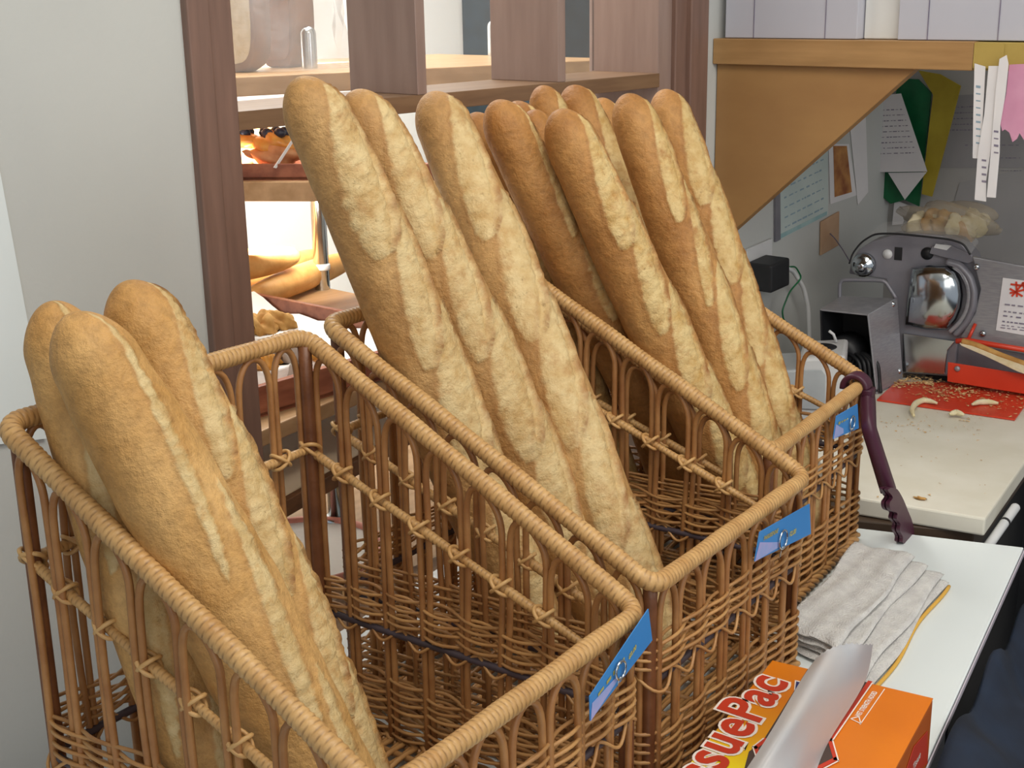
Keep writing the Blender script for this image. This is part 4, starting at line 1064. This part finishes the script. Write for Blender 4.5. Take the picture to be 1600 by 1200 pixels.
# front face towards the viewer spans from (1200,550) to (1330,545) in the photograph
fpt = np.array([-1.10, 1.93, 0]); fn = unit([.45, -.89, 0])
mp_ = lambda x, y, d=0.: onpl(fpt+fn*d, fn, x, y)
zb_ = mp_(1296, 640)[2]
p0 = mp_(1247, 560); p1 = mp_(1321, 556)
dpt = -fn*.12
def drop(p, z): q = np.array(p); q[2] = z; return q
body = [drop(p0, .7485), drop(p1, .7485), p1, p0]
part('housing', MB().prism(body, dpt), M_whitep, wm, bev=.006)
q0_ = mp_(1190, 580); q1_ = mp_(1246, 578)
part('rear_housing', MB().prism([drop(q0_, .7485), drop(q1_, .7485), q1_, q0_], dpt), M_greyp, wm, bev=.004)
side = [mp_(1248, 578, .002), mp_(1284, 578, .002), mp_(1290, 586, .002), mp_(1289, 640, .002), drop(mp_(1248, 640, .002), mp_(1289, 640)[2])]
part('side_panel', MB().prism(side, fn*.002), M_greyp, wm, bev=.0006, label='recessed grey side panel')
tp_ = (p0+p1)/2+dpt*.5+upz*.0005
part('dial', MB().lathe([(.022, 0), (.022, .003), (.014, .005)], tp_), M_black, wm, label='black round dial on top')
part('lever', MB().tube([p1+dpt*.8-mu_*.02, p1+dpt*.8+upz*.014-mu_*.026, p1+dpt*.8+upz*.020-mu_*.034], .0025, 8), M_whitep, wm)
# black wiring clutter at the mouth of the hood
mb = MB()
for k in range(5):
    a = spx(1322+k*7, 575, .09); mb.tube(smooth_path([a, a+upz*.03+su*.01*math.sin(k), a+upz*.02+su*.03+sn*.02, a+su*.035-upz*.02+sn*.02, drop(a+su*.04+sn*.03, BZ+.004)], 24), .0035, 6)
thing('cable_bundle', mb, M_black, 'tangle of black cables in front of the slicer hood', 'cable')

# ------------------------------------------------------------------ adapter, outlet and cords on the wall
wx = lambda x, y, d=0.: on('x', XW+d, x, y)
thing('wall_plate', MB().prism([wx(1163, 389, .0005), wx(1203, 372, .0005), wx(1202, 436, .0005), wx(1162, 452, .0005)], (.006, 0, 0)), M_whitep, 'white outlet plate on the wall behind the black adapter', 'outlet', bev=.0015)
ad = empty('power_adapter', wx(1185, 452, .02), 'black cube power adapter plugged into the wall outlet', 'adapter')
f0 = [wx(1166, 410, .007), wx(1196, 397, .007), wx(1196, 440, .007), wx(1166, 453, .007)]
part('casing', MB().prism([np.array([p[0], p[1], p[2]]) for p in f0], (.052, 0, 0)), M_black, ad, bev=.004)
s_ = np.array(f0[1])*.5+np.array(f0[2])*.5+np.array([.03, .002, .0])
ca = empty('mains_cable', s_, 'thick white power cord with a green and yellow wire hanging from the adapter', 'cord')
part('cord', MB().tube(smooth_path([s_+[0, .003, 0], s_+[.004, .018, .0], wx(1240, 424, .035), wx(1256, 450, .035), wx(1263, 480, .035), wx(1265, 530, .04), wx(1262, 570, .05)], 40), .0042, 8), M_whitep, ca)
part('plug_neck', MB().tube([s_+[0, -.002, 0], s_+[0.002, .010, 0]], .0075, 10), M_beige, ca)
part('earth_wire', MB().tube(smooth_path([s_+[0, .012, .002], wx(1243, 416, .04), wx(1253, 434, .04), wx(1234, 455, .04), wx(1222, 485, .04), wx(1224, 500, .04), wx(1240, 512, .04), wx(1243, 525, .045)], 50), .0016, 6), M_green, ca, label='green and yellow earth wire')
thing('black_cord', MB().tube(smooth_path([f0[3]+np.array([.02, .006, .001]), wx(1167, 480, .02), wx(1171, 510, .02), wx(1180, 540, .02), wx(1183, 575, .02)], 30), .0016, 6), M_black, 'thin black cord hanging straight down from the adapter', 'cord')

# ------------------------------------------------------------------ shelf with triangular bracket
YS = 1.9085
yb = lambda x, y, d=0.: on('y', YS+d, x, y)
shf = empty('wall_shelf', (XW+.002, YS, 1.338), 'light oak wall shelf with a big triangular bracket above the slicer', 'shelf')
a_ = yb(1113, 60); zt_ = a_[2]; zb2 = yb(1113, 100)[2]
xe = yb(1522, 67)[0]
part('shelf_board', MB().box((XW+.001, YS, zb2), (xe, YS+.45, zt_)), M_shelfwood, shf, bev=.0015)
part('taped_end', MB().box((xe+.0005, YS+.001, zb2+.001), (xe+.16, YS+.45, zt_-.001)), M_tape, shf, bev=.0015, label='end of the shelf covered in yellowish tape')
br = [(XW+.002, YS+.012, zb2), (yb(1425, 104)[0], YS+.012, zb2), (XW+.002, YS+.012, yb(1119, 385)[2])]
br = [br[0], br[1], (XW+.012, YS+.012, br[2][2]), br[2]]
part('bracket', MB().prism(br, (0, .018, 0)), M_bracket, shf, bev=.001)
part('shelf_tape', MB().box((yb(1523, 67)[0], YS-.0008, zb2+.004), (yb(1570, 67)[0], YS, zt_-.002)), M_tape, shf)
# cartons on the shelf
def carton(x0, x1, lab, seams, wside=None):
    X0 = yb(x0, 30)[0]; X1 = yb(x1, 30)[0]
    t = empty('carton', ((X0+X1)/2, YS+.1, zt_+.001), lab, 'box', 'cartons on the wall shelf')
    part('carton_body', MB().box((X0, YS+.012, zt_+.0008), (X1, YS+.30, zt_+.24)), M_carton, t, bev=.0012)
    for s in seams:
        xs = yb(s, 30)[0]; part('seam', MB().box((xs-.0008, YS+.0112, zt_+.001), (xs+.0008, YS+.0118, zt_+.235)), M_ink, t)
carton(1127, 1334, 'pale grey carton at the wall end of the shelf', (1172, 1284))
X1 = yb(1336, 30)[0]; X2 = yb(1394, 30)[0]
thing('white_carton', MB().box((X1, YS+.03, zt_+.0008), (X2, YS+.28, zt_+.24)), M_cartonw, 'plain white carton standing between two pale grey cartons on the shelf', 'box', bev=.0015)
carton(1398, 1640, 'pale grey carton at the outer end of the shelf', (1445, 1556))

# ------------------------------------------------------------------ papers in the corner
def sheet(name, pts, m, label, cat, ext, group=None):
    return thing(name, MB().prism(pts, ext), m, label, cat, group)
ex = (.0008, 0, 0)
cq = [wx(1215, 250, .002), wx(1293, 215, .002), wx(1293, 335, .002), wx(1218, 374, .002)]
cal = empty('calendar', sum(cq)/4, 'pale green wall calendar partly hidden by the shelf bracket', 'calendar')
part('calendar_page', MB().prism(cq, (.0012, 0, 0)), M_paperg, cal)
part('calendar_spine', MB().prism([wx(1209, 250, .001), wx(1216, 247, .001), wx(1217, 374, .001), wx(1209, 378, .001)], (.004, 0, 0)), M_black if False else M_dsteel, cal, label='dark left edge')
part('colour_strip', MB().prism([wx(1219, 366, .0034), wx(1292, 330, .0034), wx(1292, 336, .0034), wx(1219, 373, .0034)], (.0003, 0, 0)), M_teal, cal)
mb = MB(); scribble(mb, [q+np.array([.0014, 0, 0]) for q in cq], 6, 6, (.0003, 0, 0), .1, .9, .25, .88, .0016); part('dates', mb, M_inkb, cal)
pc_ = [wx(1294, 225, .0012), wx(1326, 225, .0012), wx(1338, 305, .0012), wx(1297, 319, .0012)]
pcd = empty('postcard', sum(pc_)/4, 'orange picture card taped to the wall beside the calendar', 'card')
part('card', MB().prism(pc_, ex), M_paper, pcd)
part('picture', MB().prism([wx(1302, 228, .0024), wx(1323, 228, .0024), wx(1331, 300, .0024), wx(1304, 308, .0024)], (.0003, 0, 0)), M_card, pcd)
pv = [wx(1281, 346, .0012), wx(1309, 330, .0012), wx(1308, 383, .0012), wx(1280, 399, .0012)]
bp2 = empty('blank_cover_plate', sum(pv)/4, 'beige cover plate with a thin grey cable on the wall below the postcard', 'cover plate')
part('plate', MB().prism(pv, (.004, 0, 0)), M_beige, bp2, bev=.001)
part('cable', MB().tube(smooth_path([wx(1297, 365, .006), wx(1305, 373, .02), wx(1318, 392, .06), wx(1328, 409, .10)], 20), .0012, 6), M_ink, bp2)
sheet('paper_strip', [wx(1327, 190, .0012), wx(1352, 175, .0012), wx(1356, 300, .0012), wx(1340, 320, .0012)], M_paper, 'long blank white paper strip on the wall right of the postcard', 'paper', ex)
by = lambda x, y, d: on('y', YB-d, x, y)
exb = (0, -.0008, 0)
ns_ = sheet('notice_sheet', [by(1478, 150, .001), by(1640, 140, .001), by(1640, 262, .001), by(1470, 262, .001)], mat('shaded_notice', 'A6A4A5', '9E9C9E', rough=.9, scale=10), 'printed notice coloured in shadow grey on the back wall behind the hanging strips', 'paper', exb)  # paper in shadow; its shade is put into the grey colour
mb = MB(); scribble(mb, [by(1486, 168, .0022), by(1530, 166, .0022), by(1530, 205, .0022), by(1484, 205, .0022)], 5, 3, (0, -.0003, 0), .0, 1., 0, .95, .001)
for k in range(3): scribble(mb, [by(1500+30*k, 225+20*k, .0022), by(1600, 225+20*k, .0022), by(1600, 240+20*k, .0022), by(1500+30*k, 240+20*k, .0022)], 1, 3, (0, -.0003, 0), hgt=.0008)
part('writing', mb, M_ink, ns_)
sheet('wall_poster', [by(1500, 285, .001), by(1640, 255, .001), by(1640, 420, .001), by(1460, 420, .001)], mat('shaded_poster', 'B2B0AF', 'AAA8A8', rough=.9, scale=10), 'large sheet coloured in shadow grey on the back wall above the slicer plate', 'paper', exb)  # shadow on this sheet is painted into its grey as well
# green pad, yellow folder, handwritten note hanging in front of one another
sheet('green_pad', [by(1406, 122, .02), by(1436, 124, .02), by(1456, 145, .02), by(1450, 205, .02), by(1437, 322, .02), by(1415, 312, .02), by(1393, 318, .02), by(1374, 302, .02), by(1380, 255, .02)], M_green, 'dark green pad hanging on the back wall behind the handwritten note', 'pad', (0, -.004, 0))
sheet('yellow_folder', [by(1436, 110, .028), by(1470, 116, .028), by(1502, 134, .028), by(1480, 220, .028), by(1457, 307, .028), by(1441, 303, .028), by(1452, 205, .028), by(1459, 148, .028)], M_yellow, 'narrow yellow folder hanging on the back wall beside the green pad', 'folder', (0, -.003, 0))
nq = [by(1366, 150, .045), by(1408, 146, .045), by(1449, 268, .045), by(1361, 269, .045)]
no = empty('handwritten_note', sum(nq)/4, 'white handwritten note hanging over the green pad', 'note')
part('note_sheet', MB().prism([nq[0], nq[1], nq[2], nq[3], by(1353, 218, .045), by(1355, 172, .045)], (0, -.0008, 0)), M_paper, no)
part('lower_flap', MB().prism([by(1388, 270, .040), by(1448, 269, .040), by(1414, 312, .040)], (0, -.0008, 0)), M_paper, no)
mb = MB(); scribble(mb, [by(1362, 170, .0462), by(1414, 168, .0462), by(1443, 256, .0462), by(1362, 258, .0462)], 9, 5, (0, -.0003, 0), .04, .92, .03, .8, .0009); part('handwriting', mb, M_ink, no)
sheet('small_white_slip', [by(1398, 312, .012), by(1422, 322, .012), by(1410, 350, .012), by(1394, 352, .012)], M_paper, 'small white paper slip below the green pad', 'paper', exb)
# paper strips hanging from the end of the shelf
YT = YS-.004
yt = lambda x, y, d=0.: on('y', YT-d, x, y)
strips = [([(1523, 99), (1540, 104), (1536, 180), (1533, 248), (1520, 247), (1521, 180)], 'narrow white receipt strip, shortest and leftmost hanging from the shelf end', 0),
          ([(1545, 103), (1562, 103), (1554, 200), (1541, 282), (1541, 315), (1523, 312), (1528, 240), (1538, 180)], 'long white receipt strip in the middle of those hanging from the shelf end', .003),
          ([(1562, 92), (1573, 86), (1576, 100), (1571, 148), (1563, 196), (1562, 240), (1556, 309), (1542, 308), (1550, 220), (1556, 140)], 'long white receipt strip with small marks, rightmost at the shelf end', .006)]
for pts, lab, d in strips:
    pp = [yt(x, y, d) for x, y in pts]
    t = empty('receipt_strip', sum(pp)/len(pp), lab, 'paper', 'receipt strips at the shelf end')
    part('strip', MB().prism(pp, (0, -.0007, 0)), M_paper, t)
    mb = MB()
    x0_, y0_ = {0: (1523, 135), .003: (1532, 250), .006: (1551, 205)}[d]
    for k in range(9 if d == 0 else 4):
        A_ = yt(x0_+2, y0_+k*11, d+.0009); C_ = yt(x0_+9, y0_+k*11+1, d+.0009); dn = upz*.0012*random.uniform(.6, 1.4); mb.prism([A_-dn, C_-dn, C_+dn, A_+dn], (0, -.0002, 0))
    part('marks', mb, M_inkb if d == 0 else M_ink, t)
pk = [(1577, 101), (1640, 98), (1640, 225), (1600, 219), (1593, 208), (1589, 217), (1582, 222), (1577, 207), (1570, 202), (1566, 205), (1562, 190), (1572, 148)]
sheet('pink_note', [yt(x, y, -.0) for x, y in pk], M_pink, 'pink paper note with a torn lower edge hanging from the shelf end', 'note', (0, .0007, 0))

# ------------------------------------------------------------------ white panel on the left wall, navy cloth and tube at right
thing('wall_board', MB().prism([wx(-60, 120, .001), wx(-20, 180, .001), wx(0, 283, .001), wx(42, 510, .001), wx(70, 684, .001), wx(-60, 700, .001)], (.004, 0, 0)), M_white, 'pale blue-white board fixed to the wall at the far left', 'board')
# draped navy cloth below and right of the table
n1, n2 = 50, 60; gs = np.zeros((n1, n2, 3))
for i in range(n1):
    for j in range(n2):
        a = i/(n1-1); c_ = j/(n2-1)
        y = .45+1.35*c_; x = -.478-.139*(y-1.077)/.561+.012+.44*a
        z = .715-.05*(1-math.exp(-a*6))-.10*a-.04*math.sin(c_*9+a*3)-.16*max(0, a-.45)+.014*math.sin(c_*40+a*9)+.010*math.sin(a*25-c_*14)
        gs[i, j] = (x, y, z)
cl = thing('dark_cloth', MB().grid(gs), M_navy, 'dark navy cloth draped over a bin beside the white table', 'cloth')
so = cl.modifiers.new('thickness', 'SOLIDIFY'); so.thickness = .006
bn_ = thing('storage_bin', MB().prism([(-.25, .55, 0), (.05, .55, 0), (-.15, 1.50, 0), (-.48, 1.45, 0)], (0, 0, .40)), M_black, 'black bin under the navy cloth', 'bin', bev=.01)
ta = on('z', .735, 1549, 846); tb_ = on('z', .760, 1588, 791)
tu = empty('white_tube', ta, 'thin white tube with a dark band sticking up beyond the table edge', 'tube')
ax_ = tb_-ta
part('tube_body', MB().tube([ta-ax_*1.2, ta, tb_-ax_*.03, tb_], [.0065, .0065, .0065, .005], 12), M_whitep, tu)
part('tube_band', MB().tube([ta+ax_*.52, ta+ax_*.57], .0068, 12), M_black, tu)

# ------------------------------------------------------------------ lights
def area(name, loc, target, size, power, col=(1, 1, 1), sy=None):
    l = bpy.data.lights.new(name, 'AREA'); l.energy = power; l.color = col; l.size = size
    if sy: l.shape = 'RECTANGLE'; l.size_y = sy
    o = bpy.data.objects.new(name, l); COL.objects.link(o); o.location = loc
    d = Vector(target)-Vector(loc); o.rotation_euler = d.to_track_quat('-Z', 'Y').to_euler(); return o
area('ceiling_light', (-.2, .7, 2.42), (-.75, .95, .8), 1.0, 16, (1, .95, .86), .5)
area('room_fill', (.9, -.6, 1.9), (-.8, 1.0, .9), 1.4, 12, (1, .95, .88))
area('corner_fill', (.5, 1.3, 1.7), (-1.15, 2.35, 1.0), .8, 7, (1, .96, .92))
area('display_light', (-1.95, 1.5, 2.35), (-1.9, 1.5, .6), .9, 20, (1, .97, .92), .5)
area('display_light', (-2.5, 1.9, 2.3), (-3.0, 1.9, 1.0), 1.0, 26, (1, .98, .95))
area('shelf_fill', (-2.2, 1.65, 1.27), (-3.0, 1.7, .75), .5, 13, (1, .93, .82), .2)  # unseen fill added under the upper shelf to whiten the far wall
area('shelf_fill', (-2.1, 1.4, 1.09), (-3.0, 1.6, .8), .5, 9, (1, .93, .82), .2)  # second added fill, brightens the lower zone that the shelves block
w = bpy.data.worlds.new('world'); bpy.context.scene.world = w; w.use_nodes = True
w.node_tree.nodes['Background'].inputs[0].default_value = (.86, .92, 1, 1); w.node_tree.nodes['Background'].inputs[1].default_value = .45

# ------------------------------------------------------------------ camera
cd = bpy.data.cameras.new('camera'); co = bpy.data.objects.new('camera', cd); COL.objects.link(co)
cd.sensor_width = 36; cd.sensor_fit = 'HORIZONTAL'; cd.lens = FPX/1600*36; cd.clip_start = .02; cd.clip_end = 50
R3 = Matrix((RGT.tolist(), UPV.tolist(), (-FWD).tolist())).transposed()
co.matrix_world = Matrix.Translation(CAM.tolist()) @ R3.to_4x4()
bpy.context.scene.camera = co
vs = bpy.context.scene.view_settings; vs.view_transform = 'Standard'; vs.look = 'None'; vs.exposure = 0.; vs.gamma = 1.
